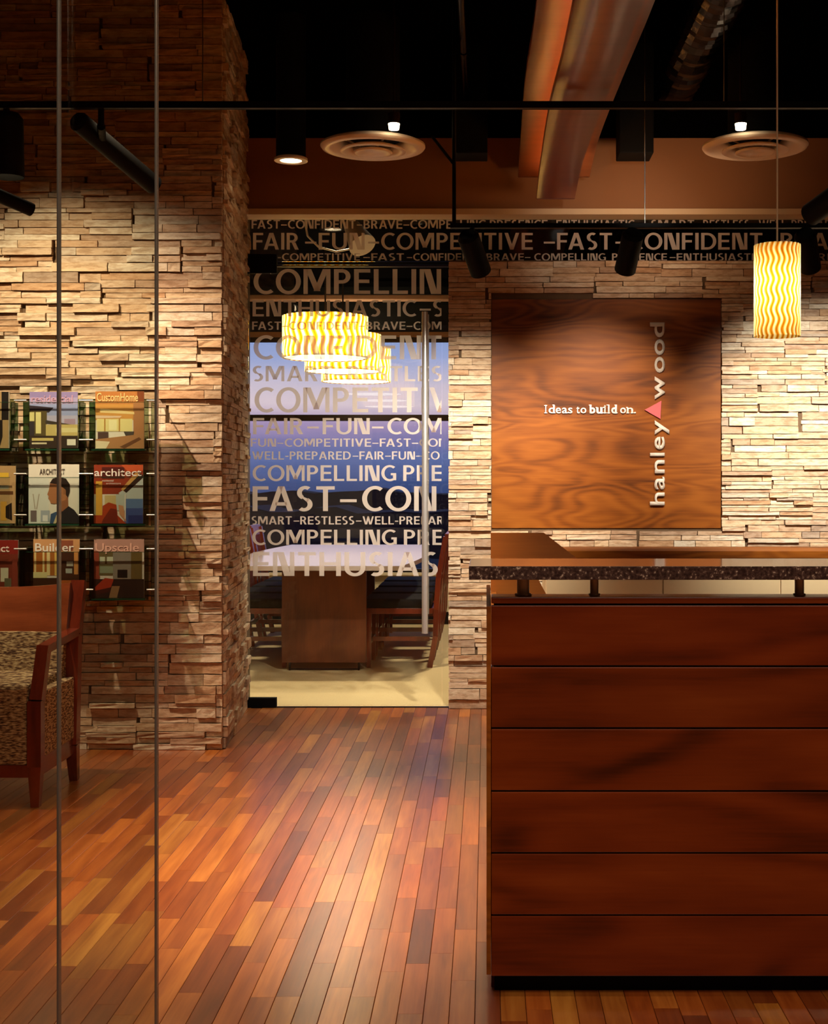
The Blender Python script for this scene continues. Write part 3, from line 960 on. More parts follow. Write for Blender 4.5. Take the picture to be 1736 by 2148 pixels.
# tagline, slab serif capitals built from the plain glyphs plus serif strokes
tl = [('I', 1141, 1147, 0), ('d', 1150, 1163, 0), ('e', 1165, 1176, 0), ('a', 1178, 1189, 0), ('s', 1191, 1200, 0), ('t', 1208, 1215, 0), ('o', 1217, 1229, 0),
      ('b', 1236, 1248, 1), ('u', 1250, 1263, 1), ('i', 1265, 1271, 1), ('l', 1273, 1279, 1), ('d', 1281, 1293, 1), ('o', 1300, 1312, 0), ('n', 1314, 1327, 0), ('.', 1329, 1333, 0)]
yb_, yt_ = 867, 850
for ch, a, b, bold in tl:
    bm = NB()
    ins = {'I': 2, 'l': 1.5, 'i': 1.5}.get(ch, 0)
    text_to(bm, ch, wx(a + ins, SY), wx(b - ins, SY), wz(yb_, SY), wz(yt_, SY), SY - .003, bold=.012 if not bold else .035, depth=.008)

    def serif(p0, p1, py, th=1.6):
        box(bm, wx(p0, SY), wx(p1, SY), SY - .0112, SY - .003, wz(py + th, SY), wz(py, SY))
    if ch in 'Il': serif(a, b, yb_ - 1.6)
    if ch == 'I': serif(a, b, yt_)
    if ch in 'lbdi': serif(a - 1.5 if ch != 'd' else b - 5, a + 3 if ch != 'd' else b - 1, yt_ - 1 if ch != 'i' else yt_ + 4)
    if ch in 'dua': serif(b - 3, b + 1.5, yb_ - 1.6)
    if ch == 'n': serif(a - 1, a + 5, yb_ - 1.6); serif(b - 5, b + 1, yb_ - 1.6); serif(a - 1.5, a + 2, yt_ + 4)
    if ch == 'i': serif(a - 1, b + 1, yb_ - 1.6)
    if ch == 'u': serif(a - 1.5, a + 2, yt_ + 4); serif(b - 5, b - 2, yt_ + 4)
    link('letter', bm, M['letter_white'], sg, fix=False)

# ================================================================== RECEPTION DESK
dk = thing('reception_desk', 'cherry wood reception desk faced with six wide horizontal boards under a raised stone counter', 'desk', (1.2, 3.42, 0))
DX1 = 2.35
yf = 3.42
zs = [wz(p, yf) for p in (1270, 1399.5, 1529.5, 1661.5, 1791.5, 1922, 2051)]
for k in range(6):
    bm = NB(); box(bm, .012, DX1, yf, yf + .022, zs[k + 1] + .004, zs[k], .0022); link('front_board', bm, M['desk'], dk)
bm = NB(); box(bm, .018, DX1 - .01, yf + .022, yf + .05, .06, wz(1268, yf)); link('carcass', bm, M['gap'], dk)
bm = NB(); box(bm, 0.0, .011, yf - .001, 4.14, .06, wz(1272, yf), .0015); o = link('end_panel', bm, M['panel'], dk)
bm = NB(); box(bm, .012, DX1, yf - .004, yf + .09, wz(1266, yf), wz(1252, yf), .003); link('cap_rail', bm, M['desk'], dk)
bm = NB(); box(bm, .02, DX1, 3.48, 3.50, 0, .06); link('toe_kick', bm, M['black'], dk)
bm = NB(); box(bm, .012, DX1, 3.5, 4.16, .70, .73, .003); link('work_surface', bm, M['desk'], dk)
bm = NB(); box(bm, DX1 - .02, DX1, yf + .05, 4.16, .0, .70); link('end_panel', bm, M['desk'], dk)
bm = NB(); box(bm, .012, .03, 3.5, 4.16, .0, .70); link('end_panel', bm, M['desk'], dk)
for px, rad, lab in ((1097, .0155, 0), (1246, .0105, 0), (1676, .0115, 0)):
    bm = NB(); d = yf + .055; tube(bm, (wx(px, d), d, wz(1252, yf)), (wx(px, d), d, 1.0425), rad, n=24)
    tube(bm, (wx(px, d), d, wz(1252, yf)), (wx(px, d), d, wz(1252, yf) + .004), rad * 1.35, n=24)
    link('standoff', bm, M['post_steel'], dk)
bm = NB(); box(bm, wx(983, 3.35), DX1 + .05, 3.35, 3.69, 1.0415, 1.0745, .0015); o = link('counter_top', bm, M['granite'], dk); o['label'] = 'speckled dark granite'
# wing panel with a sloped corner at the left end behind the counter
d = 5.1
bm = NB(); prism(bm, [(wx(1029, d), wz(1118, d)), (wx(1141, d), wz(1118, d)), (wx(1213, d), wz(1174, d)), (wx(1213, d), wz(1200, d)), (wx(1128, d), wz(1214, d)), (wx(1146, d), wz(1248, d)), (wx(1146, d), 0), (wx(1029, d), 0)], d, d + .025)
link('wing_panel', bm, M['wing'], dk)
bm = NB(); box(bm, wx(1029, d), wx(1029, d) + .02, 4.16, d, 0, wz(1240, d)); link('wing_return', bm, M['panel'], dk)

# credenza against the back wall
cr_ = thing('credenza', 'low beige credenza with brown top against the stone wall behind the desk', 'credenza', (1.6, 7.3, 0))
d = 7.3; cx0 = wx(1140, d)
bm = NB(); box(bm, cx0, 2.8, d - .02, 7.755, wz(1171, d), wz(1155, d), .004); link('top', bm, M['panel'], cr_)
bm = NB(); box(bm, cx0 + .01, 2.79, d + .02, 7.755, .0, wz(1171, d)); link('body', bm, M['beige'], cr_)
for k in range(4):
    w = (2.79 - cx0 - .01) / 4; x = cx0 + .01 + k * w
    bm = NB(); box(bm, x + .004, x + w - .004, d, d + .02, .10, wz(1171, d) - .006, .002); dd = link('door', bm, M['beige'], cr_)
    bm = NB(); box(bm, x + w - .06, x + w - .045, d - .018, d, .5, .62, .003); link('handle', bm, M['steel'], dd)
bm = NB(); box(bm, cx0 + .02, 2.78, d + .03, d + .05, 0, .09); link('toe_kick', bm, M['black'], cr_)

# ================================================================== PENDANT OVER THE DESK
PD = 4.4
px_, pr = wx(1629.5, PD), 47 / F * PD
pz0, pz1 = wz(706, PD), wz(514, PD)


def shade_mesh(rad, h, n_cols, waves, amp, seg_a=180, seg_z=48, ribs=.0022):
    bm = NB(); rings = []
    for j in range(seg_z + 1):
        z = h * j / seg_z
        row = []
        for k in range(seg_a):
            th = 2 * math.pi * k / seg_a
            w = math.sin(n_cols * th + amp * math.sin(2 * math.pi * z / (h / waves)))
            r = rad + ribs * w
            row.append(bm.verts.new((r * math.cos(th), r * math.sin(th), z)))
        rings.append(row)
    for a, b in zip(rings, rings[1:]):
        for k in range(seg_a):
            f = bm.faces.new([a[k], a[(k + 1) % seg_a], b[(k + 1) % seg_a], b[k]]); f.smooth = True
    return bm


pend = thing('pendant_lamp', 'amber glass cylinder pendant lamp with wavy ribs hanging above the reception desk', 'lamp', (px_, PD, pz0))
M['shade'] = shade_mat('amber_ribbed_glass', 26, 1.5, (pz1 - pz0) / 4.6, pr)
bm = shade_mesh(pr, pz1 - pz0, 26, 4.6, 1.5)
sh = bpy.data.meshes.new('lamp_shade'); bm.to_mesh(sh); bm.free(); sh.materials.append(M['shade'])
o = bpy.data.objects.new('lamp_shade', sh); C.objects.link(o); o.parent = pend
bm = NB(); tube(bm, (px_, PD, pz1 - .01), (px_, PD, CEIL), .0030, n=10); o = link('cord', bm, M['cream'], pend)
bm = NB(); tube(bm, (px_, PD, CEIL - .02), (px_, PD, CEIL), .05, n=24); link('ceiling_rose', bm, M['black'], pend)
bm = NB(); lathe(bm, [(.004, pz1 - .004), (pr - .002, pz1 - .004), (pr - .002, pz1 - .001), (.004, pz1 - .001)], px_, PD); link('top_cap', bm, M['cream'], pend)
bm = NB(); bmesh.ops.create_uvsphere(bm, u_segments=16, v_segments=10, radius=.02, matrix=Matrix.Translation((px_, PD, (pz0 + pz1) / 2 + .02)) @ Matrix.Diagonal((1, 1, 1.5, 1)))
link('bulb', bm, M['lamp'], pend)
point('pendant_bulb_light', (px_, PD, (pz0 + pz1) / 2 + .01), 27, (1, .84, .58), .02)

# ================================================================== DRUM CHANDELIERS IN THE CONFERENCE ROOM
M['drum'] = shade_mat('amber_drum_glass', 34, 1.2, .15, .29)
dz0 = wz(752, 9.4); dh = .285; dr = .287
names = ['amber ribbed drum lamp over the end of the conference table next to the door', 'amber ribbed drum lamp in the middle of the row over the conference table',
         'amber ribbed drum lamp over the conference table, last of the row towards the window']
bm = shade_mesh(dr, dh, 34, 1.9, 1.2, 200, 24, .004)
dm = bpy.data.meshes.new('lamp_shade'); bm.to_mesh(dm); bm.free(); dm.materials.append(M['drum'])
for k, dd in enumerate((9.4, 10.55, 11.62)):
    x = wx(682, 9.4)
    t = thing('drum_pendant', names[k], 'lamp', (x, dd, dz0), 'drum lamps over the conference table')
    o = bpy.data.objects.new('lamp_shade', dm); C.objects.link(o); o.parent = t
    bm = NB(); lathe(bm, [(.0005, dz0 + .006), (dr - .008, dz0 + .006), (dr - .008, dz0 + .012), (.0005, dz0 + .012)], x, dd, 48); link('diffuser', bm, M['diffuser'], t)
    bm = NB(); tube(bm, (x, dd, dz0 + dh - .02), (x, dd, CH), .006, n=10); link('stem', bm, M['bronze'], t)
    bm = NB()
    for q in range(3):
        a = q * 2.094; bar(bm, (x, dd, dz0 + dh - .02), (x + dr * math.cos(a) * .99, dd + dr * math.sin(a) * .99, dz0 + dh - .02), .006, .006)
    link('spider', bm, M['bronze'], t)
    point('drum_bulb_light', (x, dd, dz0 + .13), 15, (1, .84, .56), .06)

# ================================================================== CONFERENCE TABLE AND CHAIRS
tx = -1.10
ct = thing('conference_table', 'long conference table with pale glossy top on brown veneered pedestals', 'table', (tx, 10.3, 0))
bm = NB()
n = 24; pts = []
ya, yb = 8.80, 11.8
for k in range(n + 1):
    s = k / n; pts.append((tx + .56 + .10 * math.sin(math.pi * s), ya + (yb - ya) * s))
for k in range(n + 1):
    s = 1 - k / n; pts.append((tx - .56 - .10 * math.sin(math.pi * s), ya + (yb - ya) * s))
lo = [bm.verts.new((x, y, .712)) for x, y in pts]; hi = [bm.verts.new((x, y, .742)) for x, y in pts]
bm.faces.new(lo[::-1]); bm.faces.new(hi)
for k in range(len(pts)): bm.faces.new([lo[k], lo[(k + 1) % len(pts)], hi[(k + 1) % len(pts)], hi[k]])
link('table_top', bm, M['tabletop'], ct)
for yy in (9.36, 11.1):
    hw = .285 if yy < 10 else .2
    bm = NB(); box(bm, tx - hw, tx + hw, yy, yy + .05, wz(1389, 9.38), .712, .002); p = link('pedestal_panel', bm, M['tablewood'], ct)
    bm = NB(); xa, xb = tx - hw + .045, tx + hw - .045
    box(bm, xa, xb, yy + .01, yy + .03, .004, .012); box(bm, xa, xa + .012, yy + .01, yy + .03, 0, wz(1389, 9.38)); box(bm, xb - .012, xb, yy + .01, yy + .03, 0, wz(1389, 9.38))
    link('foot_bar', bm, M['bronze'], p)
bm = NB(); box(bm, tx - .05, tx + .05, 9.41, 11.1, .35, .40); link('stretcher', bm, M['tablewood'], ct)


def conf_chair():
    """Faces +x at the origin; back at x = -.25."""
    t = thing('conference_chair', 'x', 'chair')
    bm = NB(); box(bm, -.22, .24, -.235, .235, .41, .475, .018); link('seat', bm, M['leather'], t)
    bm = NB(); box(bm, -.235, .235, -.225, .225, .37, .41, .004); link('seat_rail', bm, M['chairwood'], t)
    for s in (-1, 1):
        bm = NB(); bar(bm, (.21, s * .205, 0), (.21, s * .205, .38), .028, .028, .042, .042); link('leg', bm, M['chairwood'], t)
        bm = NB()
        P = [(-.21, 0), (-.25, .22), (-.255, .40), (-.27, .62), (-.32, .90)]
        for (xa, za), (xb, zb) in zip(P, P[1:]):
            bar(bm, (xa, s * .21, za), (xb, s * .21, zb), .036, .030 if za == 0 else .052, .036, .052)
        link('leg', bm, M['chairwood'], t)
    bm = NB()
    prism(bm, [(-.335, .84), (-.305, .84), (-.318, .92), (-.346, .92)], -.225, .225)
    link('top_rail', bm, M['chairwood'], t)
    for q in range(7):
        y = -.165 + q * .055
        bm = NB(); bar(bm, (-.262, y, .44), (-.318, y, .86), .022, .010); link('slat', bm, M['chairwood'], t)
    bm = NB(); box(bm, -.20, .20, -.012, .012, .16, .19); box(bm, .195, .22, -.2, .2, .16, .19); box(bm, -.25, -.23, -.2, .2, .16, .19); link('stretcher', bm, M['chairwood'], t)
    return t


ch0 = conf_chair()
pl = []
for k, yy in enumerate((9.72, 10.32, 10.92, 11.50)):
    pl.append((tx - .50, yy, 0, 'window row side away from the pull handle', k))
    pl.append((tx + .50, yy, math.pi, 'side under the pull handle', k))
wh = ['closest to glass door', 'second from glass door', 'third from glass door', 'closest to window']
for q, (x, y, rz, side, k) in enumerate(pl):
    side_ = 'pillar side of conference table' if rz == 0 else 'pull handle side of conference table'
    lab = 'slat-back wooden chair, %s, %s' % (side_, wh[k])
    if q == 0:
        ch0.location = (x, y, 0); ch0['label'] = lab; ch0['group'] = 'chairs around the conference table'
    else:
        copy_tree(ch0, (x, y, 0), rz, lab)

# small pale track heads inside the conference room
tk = thing('ceiling_track_head', 'pale conical spotlight on a thin arm under the conference room ceiling', 'spotlight', (-1.1, 8.5, 2.9))
bm = NB(); a_ = at(735, 470, 8.5); b_ = at(760, 515, 8.4); tube(bm, a_, b_, .045, .085, 24); link('head', bm, M['white_enamel'], tk)
bm = NB(); P = [at(640, 470, 8.5), at(645, 495, 8.5), at(668, 518, 8.5), at(705, 528, 8.5), at(745, 520, 8.5)]
for u, v in zip(P, P[1:]): tube(bm, u, v, .006, n=8)
tube(bm, P[0], (P[0].x, P[0].y, CH), .006, n=8); tube(bm, a_, (a_.x, a_.y, CH), .008, n=8)
link('arm', bm, M['white_enamel'], tk)

# ================================================================== CURVED CEILING BEAMS
def strip(bm, path, th, mi=0):
    """path: list of (y, x0, x1, z). Board with underside at z, thickness th."""
    L = []
    for y, a, b, z in path:
        L.append([bm.verts.new(p) for p in ((a, y, z), (b, y, z), (b, y, z + th), (a, y, z + th))])
    for p, q in zip(L, L[1:]):
        for k in range(4):
            f = bm.faces.new([p[k], p[(k + 1) % 4], q[(k + 1) % 4], q[k]]); f.material_index = mi
            if k in (0, 2): f.smooth = True
    bm.faces.new(L[0][::-1]); bm.faces.new(L[-1])


def px_path(rows_, n=20):
    """rows_: (py, left px, right px, distance); smooth interpolation over rows."""
    out = []
    m = len(rows_)
    for i in range(m - 1):
        p0, p1, p2, p3 = rows_[max(i - 1, 0)], rows_[i], rows_[i + 1], rows_[min(i + 2, m - 1)]
        for k in range(n):
            t = k / n
            v = [0.5 * ((2 * p1[c]) + (-p0[c] + p2[c]) * t + (2 * p0[c] - 5 * p1[c] + 4 * p2[c] - p3[c]) * t * t + (-p0[c] + 3 * p1[c] - 3 * p2[c] + p3[c]) * t ** 3) for c in range(4)]
            out.append(v)
    out.append(list(rows_[-1]))
    return [(d_, wx(a, d_), wx(b, d_), wz(py, d_)) for py, a, b, d_ in out]


lower_rows = [(418, 1125, 1205, 7.40), (340, 1134, 1222, 6.75), (230, 1152, 1262, 5.60), (120, 1180, 1306, 4.75), (0, 1205, 1352, 4.10), (-150, 1235, 1420, 3.45)]
cb = thing('curved_ceiling_beam', 'long curved wood veneer beam under the black ceiling running towards the soffit', 'beam', (.4, 7.4, 2.8))
lp = px_path(lower_rows)
zlow = [p[3] for p in lp]
bm = NB(); strip(bm, lp, .035)
link('lower_board', bm, M['beam'], cb)
up = []
for (y, a, b, z) in lp:
    w = b - a
    up.append((y + .15 if y > 7.2 else y + .12, a - .095, b + .09, z + .15))
bm = NB(); strip(bm, up, .03)
o = link('upper_board', bm, M['beam'], cb)
bm = NB()
strip(bm, [(y, a + .05, b - .05, z + .035) for y, a, b, z in lp], .11)
link('spine', bm, M['bronze'], cb)
bm = NB()
strip(bm, [(y, a + .022, a + .034, z + .037) for y, a, b, z in lp[2:]], .008)
strip(bm, [(y, b - .034, b - .022, z + .037) for y, a, b, z in lp[2:]], .008)
link('led_strip', bm, M['cove'], cb)

# ================================================================== CEILING THINGS
def diffuser(px, py, label):
    d = 6.94; x, z = wx(px, d), wz(py, d)
    t = thing('air_diffuser', label, 'air vent', (x, d, z), 'round air diffusers under the black ceiling')
    bm = NB()
    lathe(bm, [(.263, z + .012), (.262, z + .022), (.235, z + .034), (.14, z + .052), (.132, z + .052), (.16, z + .030), (.205, z + .004), (.232, z - .006), (.255, z + .001), (.263, z + .012)], x, d, 56)
    link('outer_cone', bm, M['white_enamel'], t)
    bm = NB()
    lathe(bm, [(.165, z - .012), (.163, z - .006), (.10, z + .02), (.095, z + .016), (.13, z - .006), (.152, z - .018), (.165, z - .012)], x, d, 48)
    link('inner_cone', bm, M['white_enamel'], t)
    bm = NB()
    lathe(bm, [(.0005, z - .004), (.04, z - .006), (.06, z - .012), (.085, z - .024), (.098, z - .020), (.098, z - .014), (.05, z + .006), (.0005, z + .008)], x, d, 40)
    link('centre_disc', bm, M['white_enamel'], t)
    bm = NB(); tube(bm, (x, d, z + .045), (x, d, CEIL), .135, n=32); link('neck', bm, M['black'], t)
    bm = NB()
    for q in range(4): a = q * math.pi / 2 + .5; bar(bm, (x + .05 * math.cos(a), d + .05 * math.sin(a), z + .004), (x + .15 * math.cos(a), d + .15 * math.sin(a), z + .03), .008, .006)
    link('spoke', bm, M['white_enamel'], t)


diffuser(782, 313, 'round white air diffuser nearest the stone pillar')
diffuser(1583, 313, 'round white air diffuser behind the amber pendant cord')

for px, py, lab in ((826, 268, 'small bare halogen lamp glowing above the air diffuser nearest the pillar'), (1553, 268, 'small bare halogen lamp glowing above the air diffuser by the pendant cord')):
    p = at(px, py - 4, 6.63)
    t = thing('halogen_lamp', lab, 'lamp', p)
    bm = NB(); tube(bm, (p.x, p.y, p.z + .01), (p.x, p.y, p.z + .06), .028, .03, 20); tube(bm, (p.x, p.y, p.z + .06), (p.x, p.y, CEIL), .006, n=8); link('holder', bm, M['bronze'], t)
    bm = NB(); tube(bm, (p.x, p.y, p.z - .018), (p.x, p.y, p.z + .012), .024, .028, 20); link('bulb', bm, M['lamp'], t)



def rail(name, label, x0, x1, y, z, h, w, cables, light_lip=True):
    t = thing(name, label, 'track', ((x0 + x1) / 2, y, z))
    bm = NB(); box(bm, x0, x1, y - w / 2, y + w / 2, z, z + h, .002); link('rail', bm, M['blackmetal'], t)
    if light_lip:
        bm = NB(); box(bm, x0, x1, y - w / 2 - .002, y - w / 2 + .004, z - .0025, z); link('lip', bm, M['bronze'], t)
    for c in cables:
        bm = NB(); tube(bm, (c, y, z + h), (c, y, CEIL), .0022, n=8); link('cable', bm, M['sealed_edge'], t)
    return t


rail('light_track', 'long black lighting track crossing in front of the curved beam', -3.4, 2.95, 5.3, wz(228, 5.3), .025, .035, [wx(425, 5.3), wx(1518, 5.3)])
t2 = rail('light_track', 'black lighting track carrying three spotlights in front of the glass transom', wx(944, 6.36), 2.9, 6.36, wz(479, 6.36), .022, .035, [wx(1352, 6.36)], False)
bm = NB()
xx = wx(952, 6.36)
tube(bm, (xx, 6.36, wz(468, 6.36)), (xx, 6.36, CEIL), .009, n=12)
tube(bm, (xx, 6.36, wz(345, 6.36)), (wx(905, 6.36), 6.36, wz(285, 6.36)), .007, n=10)
link('stem', bm, M['blackmetal'], t2)


def can(label, a, b, r, group=None, knob=None, aim=None, power=0, angle=60, col=(1, .84, .62)):
    """Cylindrical track spotlight from rear a to lens b."""
    t = thing('track_spotlight', label, 'spotlight', a, group)
    bm = NB(); d = (Vector(b) - Vector(a)).normalized()
    tube(bm, a, b, r, r, 28, cap=False)
    # rear dome and inner wall
    tube(bm, Vector(a) - d * r * .35, a, r * .75, r, 28)
    tube(bm, b, Vector(b) - d * .05, r * .97, r * .8, 28, cap=False)
    link('housing', bm, M['blackmetal'], t)
    bm = NB(); tube(bm, Vector(b) - d * .045, Vector(b) - d * .040, r * .78, r * .78, 24); link('lens', bm, M['lamp'], t)
    if knob:
        bm = NB(); m_ = (Vector(a) * .7 + Vector(b) * .3)
        tube(bm, knob, (knob[0], knob[1], m_.z + r * .4), .012, n=12)
        tube(bm, (knob[0], knob[1], m_.z + r * .4), m_, .016, n=12)
        link('yoke', bm, M['blackmetal'], t)
    if aim: spot('track_spotlight_light', Vector(b) + d * .03, aim, power, angle, 1.0, col, .04)
    return t


kz = wz(479, 6.36)
g2 = None
can('short black track spotlight left of the sign panel, angled towards the passage stone', (wx(982, 6.36), 6.32, wz(497, 6.32)), (wx(1008, 6.45), 6.46, wz(570, 6.46)), .050, None, (wx(990, 6.36), 6.36, kz), (-.16, 7.8, 1.14), 260, 72, (1, .91, .76))
can('short black track spotlight above the sign panel', (wx(1325, 6.36), 6.32, wz(494, 6.32)), (wx(1311, 6.45), 6.46, wz(566, 6.46)), .050, None, (wx(1322, 6.36), 6.36, kz), (.60, 7.8, 1.58), 185, 54, (1, .84, .66))
can('black track spotlight half hidden behind the amber pendant', (wx(1684, 6.36), 6.32, wz(494, 6.32)), (wx(1700, 6.45), 6.46, wz(562, 6.46)), .050, None, (wx(1690, 6.36), 6.36, kz), (1.95, 7.8, 1.20), 320, 84, (1, .93, .80))
k1 = wz(228, 5.3)
can('long black spotlight angled down across the top of the left stone wall', at(165, 255, 5.35), at(322, 388, 5.75), .040, None, (wx(212, 5.3), 5.3, k1))
can('fat black spotlight hanging above the armchair at the left edge', at(14, 250, 5.3), at(16, 372, 5.3), .062, None, (wx(14, 5.3), 5.3, k1))
can('slim black spotlight pointing right, below the fat one at the left edge', at(-90, 372, 5.5), at(66, 440, 5.75), .028, None, (wx(-60, 5.3), 5.3, k1))
can('black spotlight at the right edge just above the transom', at(1790, 385, 5.5), at(1700, 450, 5.75), .048, None, (wx(1765, 5.3), 5.3, k1))

# round downlight near the pillar
d = 6.9; x, z = wx(610, d), wz(338, d)
t = thing('downlight', 'small round downlight with glowing lens beside the stone pillar', 'lamp', (x, d, z))
bm = NB(); lathe(bm, [(.083, z), (.083, z + .012), (.07, z + .02), (.05, z + .014), (.055, z), (.083, z)], x, d, 40); link('ring', bm, M['white_enamel'], t)
bm = NB(); lathe(bm, [(.0005, z + .004), (.054, z + .004), (.054, z + .008), (.0005, z + .008)], x, d, 32); link('lens', bm, M['lamp'], t)
bm = NB(); tube(bm, (x, d, z + .018), (x, d, CEIL), .074, n=28); link('housing', bm, M['black'], t)

# pipe, foil duct, dark boxes
bm = NB(); tube(bm, (-.108, 4.9, 3.30), (-.108, 7.73, 3.30), .018, n=16)
for yy in (5.6, 6.5, 7.4): tube(bm, (-.108, yy, 3.30), (-.108, yy, CEIL), .004, n=8); tube(bm, (-.108, yy - .015, 3.30), (-.108, yy + .015, 3.30), .022, n=16)
tag(link('ceiling_pipe', bm, M['foil']), 'thin metal pipe running along the black ceiling left of the curved beam', 'pipe')
bm = NB(); n = 24; ringz = []
for k in range(61):
    y = 5.55 + k * .034; r = .125 + .006 * math.sin(k * 2.6)
    ringz.append([bm.verts.new((1.02 + r * math.cos(2 * math.pi * q / n), y, 3.43 + r * math.sin(2 * math.pi * q / n))) for q in range(n)])
for a, b in zip(ringz, ringz[1:]):
    for q in range(n): bm.faces.new([a[q], a[(q + 1) % n], b[(q + 1) % n], b[q]])
bm.faces.new(ringz[0][::-1]); bm.faces.new(ringz[-1])
tag(link('flexible_duct', bm, M['foil']), 'crinkled foil air duct running under the black ceiling right of the curved beam', 'duct')
for px0, px1, lab in ((955, 1022, 'black junction box hanging before the tan soffit, left of the beams'), (1295, 1366, 'black junction box hanging before the tan soffit, right of the beams')):
    bm = NB(); box(bm, wx(px0, 7.4), wx(px1, 7.4), 7.30, 7.5, wz(330, 7.4), CEIL, .006)
    tag(link('junction_box', bm, M['black']), lab, 'box')

# ================================================================== LEFT GLASS PARTITION AND OPEN LEAF
GY = 2.27
gp = thing('glass_partition', 'fixed clear glass panel with polished edge at the far left, in front of the armchair', 'partition', (wx(60, GY), GY, 0))
xe = wx(125, GY)
bm = NB(); box(bm, -2.2, xe - .003, GY - .006, GY + .006, .0, 2.6); link('glass_pane', bm, M['tint_glass'], gp)
bm = NB(); box(bm, xe - .003, xe + .001, GY - .007, GY + .007, .0, 2.6, .001); link('glass_edge', bm, M['sealed_edge'], gp)
gl = thing('glass_partition', 'narrow clear glass panel right of the fixed one, its polished edge free', 'partition', (xe, GY + .03, 0))
xq = wx(329.5, GY + .03)
bm = NB(); box(bm, xe - .01, xq - .003, GY + .024, GY + .036, .0, 2.6); link('glass_pane', bm, M['tint_glass'], gl)
bm = NB(); box(bm, xq - .003, xq + .001, GY + .023, GY + .037, .0, 2.6, .001); link('glass_edge', bm, M['sealed_edge'], gl)

# ================================================================== ARMCHAIR
# right side of the chair is what the photo shows; the rest extends out of frame
AX = -1.745      # outer right side of the chair
yF, yR = 5.42, 5.92
aw = .68
ac = thing('armchair', 'low armchair with mahogany frame and woven beige upholstery before the stone wall', 'chair', (AX - aw / 2, (yF + yR) / 2, 0))
X0 = AX - aw
for xs0, in ((AX,), (X0,)):
    s = -1 if xs0 == AX else 1
    # front leg + post + sloped front of the arm
    bm = NB()
    bar(bm, (xs0 + s * .027, yF + .02, 0), (xs0 + s * .027, yF + .02, .16), .032, .032, .052, .048)
    bar(bm, (xs0 + s * .027, yF + .02, .16), (xs0 + s * .027, yF + .02, wz(1471, yF)), .054, .050)
    link('leg', bm, M['chairwood'], ac)
    bm = NB()
    zA = wz(1471, yF); zB = wz(1356, yF + .06)
    bar(bm, (xs0 + s * .022, yF + .02, zA), (xs0 + s * .012, yF + .075, zB), .048, .050, .046, .046)
    bar(bm, (xs0 + s * .012, yF + .055, zB - .012), (xs0 + s * .016, yR - .02, zB + .012), .046, .032, .046, .032)
    link('arm', bm, M['chairwood'], ac)
    bm = NB()
    bar(bm, (xs0 + s * .022, yR + .01, 0), (xs0 + s * .022, yR - .02, .16), .034, .034, .050, .050)
    bar(bm, (xs0 + s * .022, yR - .02, .16), (xs0 + s * .022, yR + .01, wz(1330, yR)), .050, .055, .052, .055)
    bar(bm, (xs0 + s * .022, yR + .01, wz(1330, yR)), (xs0 + s * .020, yR + .07, wz(1219, yR + .05)), .054, .055, .058, .034)
    link('leg', bm, M['chairwood'], ac)
bm = NB(); box(bm, X0 + .05, AX - .05, yF - .002, yF + .03, .118, .168, .003); box(bm, AX - .045, AX - .012, yF + .04, yR - .04, .118, .19, .003)
box(bm, X0 + .012, X0 + .045, yF + .04, yR - .04, .118, .19, .003); box(bm, X0 + .05, AX - .05, yR - .03, yR, .118, .19, .003)
link('seat_rail', bm, M['chairwood'], ac)
bm = NB(); box(bm, X0 + .052, AX - .054, yF + .0, yR - .05, .165, wz(1437, yF), .018); box(bm, AX - .05, AX - .006, yF + .05, yR - .045, .19, wz(1440, 5.6), .006)
link('seat', bm, M['fabric'], ac)
bm = NB()
prism_b = [(yR - .10, wz(1432, yR)), (yR - .02, wz(1432, yR)), (yR + .03, wz(1324, yR)), (yR - .045, wz(1324, yR))]
A = [bm.verts.new((X0 + .05, y, z)) for y, z in prism_b]; B = [bm.verts.new((AX - .048, y, z)) for y, z in prism_b]
bm.faces.new(A); bm.faces.new(B[::-1])
for k in range(4): bm.faces.new([A[k], A[(k + 1) % 4], B[(k + 1) % 4], B[k]])
link('back_cushion', bm, M['fabric'], ac)
bm = NB(); n = 10
rowsb = []
for k in range(n + 1):
    s = k / n; x = X0 + .03 + (aw - .075) * s; c = 4 * (s - .5) ** 2
    rowsb.append([bm.verts.new(p) for p in ((x, yR + .0 - .03 * c, wz(1326, yR)), (x, yR + .055 - .03 * c, wz(1232 - 10 * c, yR + .05)), (x, yR + .078 - .03 * c, wz(1232 - 10 * c, yR + .05)), (x, yR + .028 - .03 * c, wz(1326, yR)))])
for a, b in zip(rowsb, rowsb[1:]):
    for q in range(4): bm.faces.new([a[q], a[(q + 1) % 4], b[(q + 1) % 4], b[q]])
bm.faces.new(rowsb[0]); bm.faces.new(rowsb[-1][::-1])
link('back_rail', bm, M['backwood'], ac)

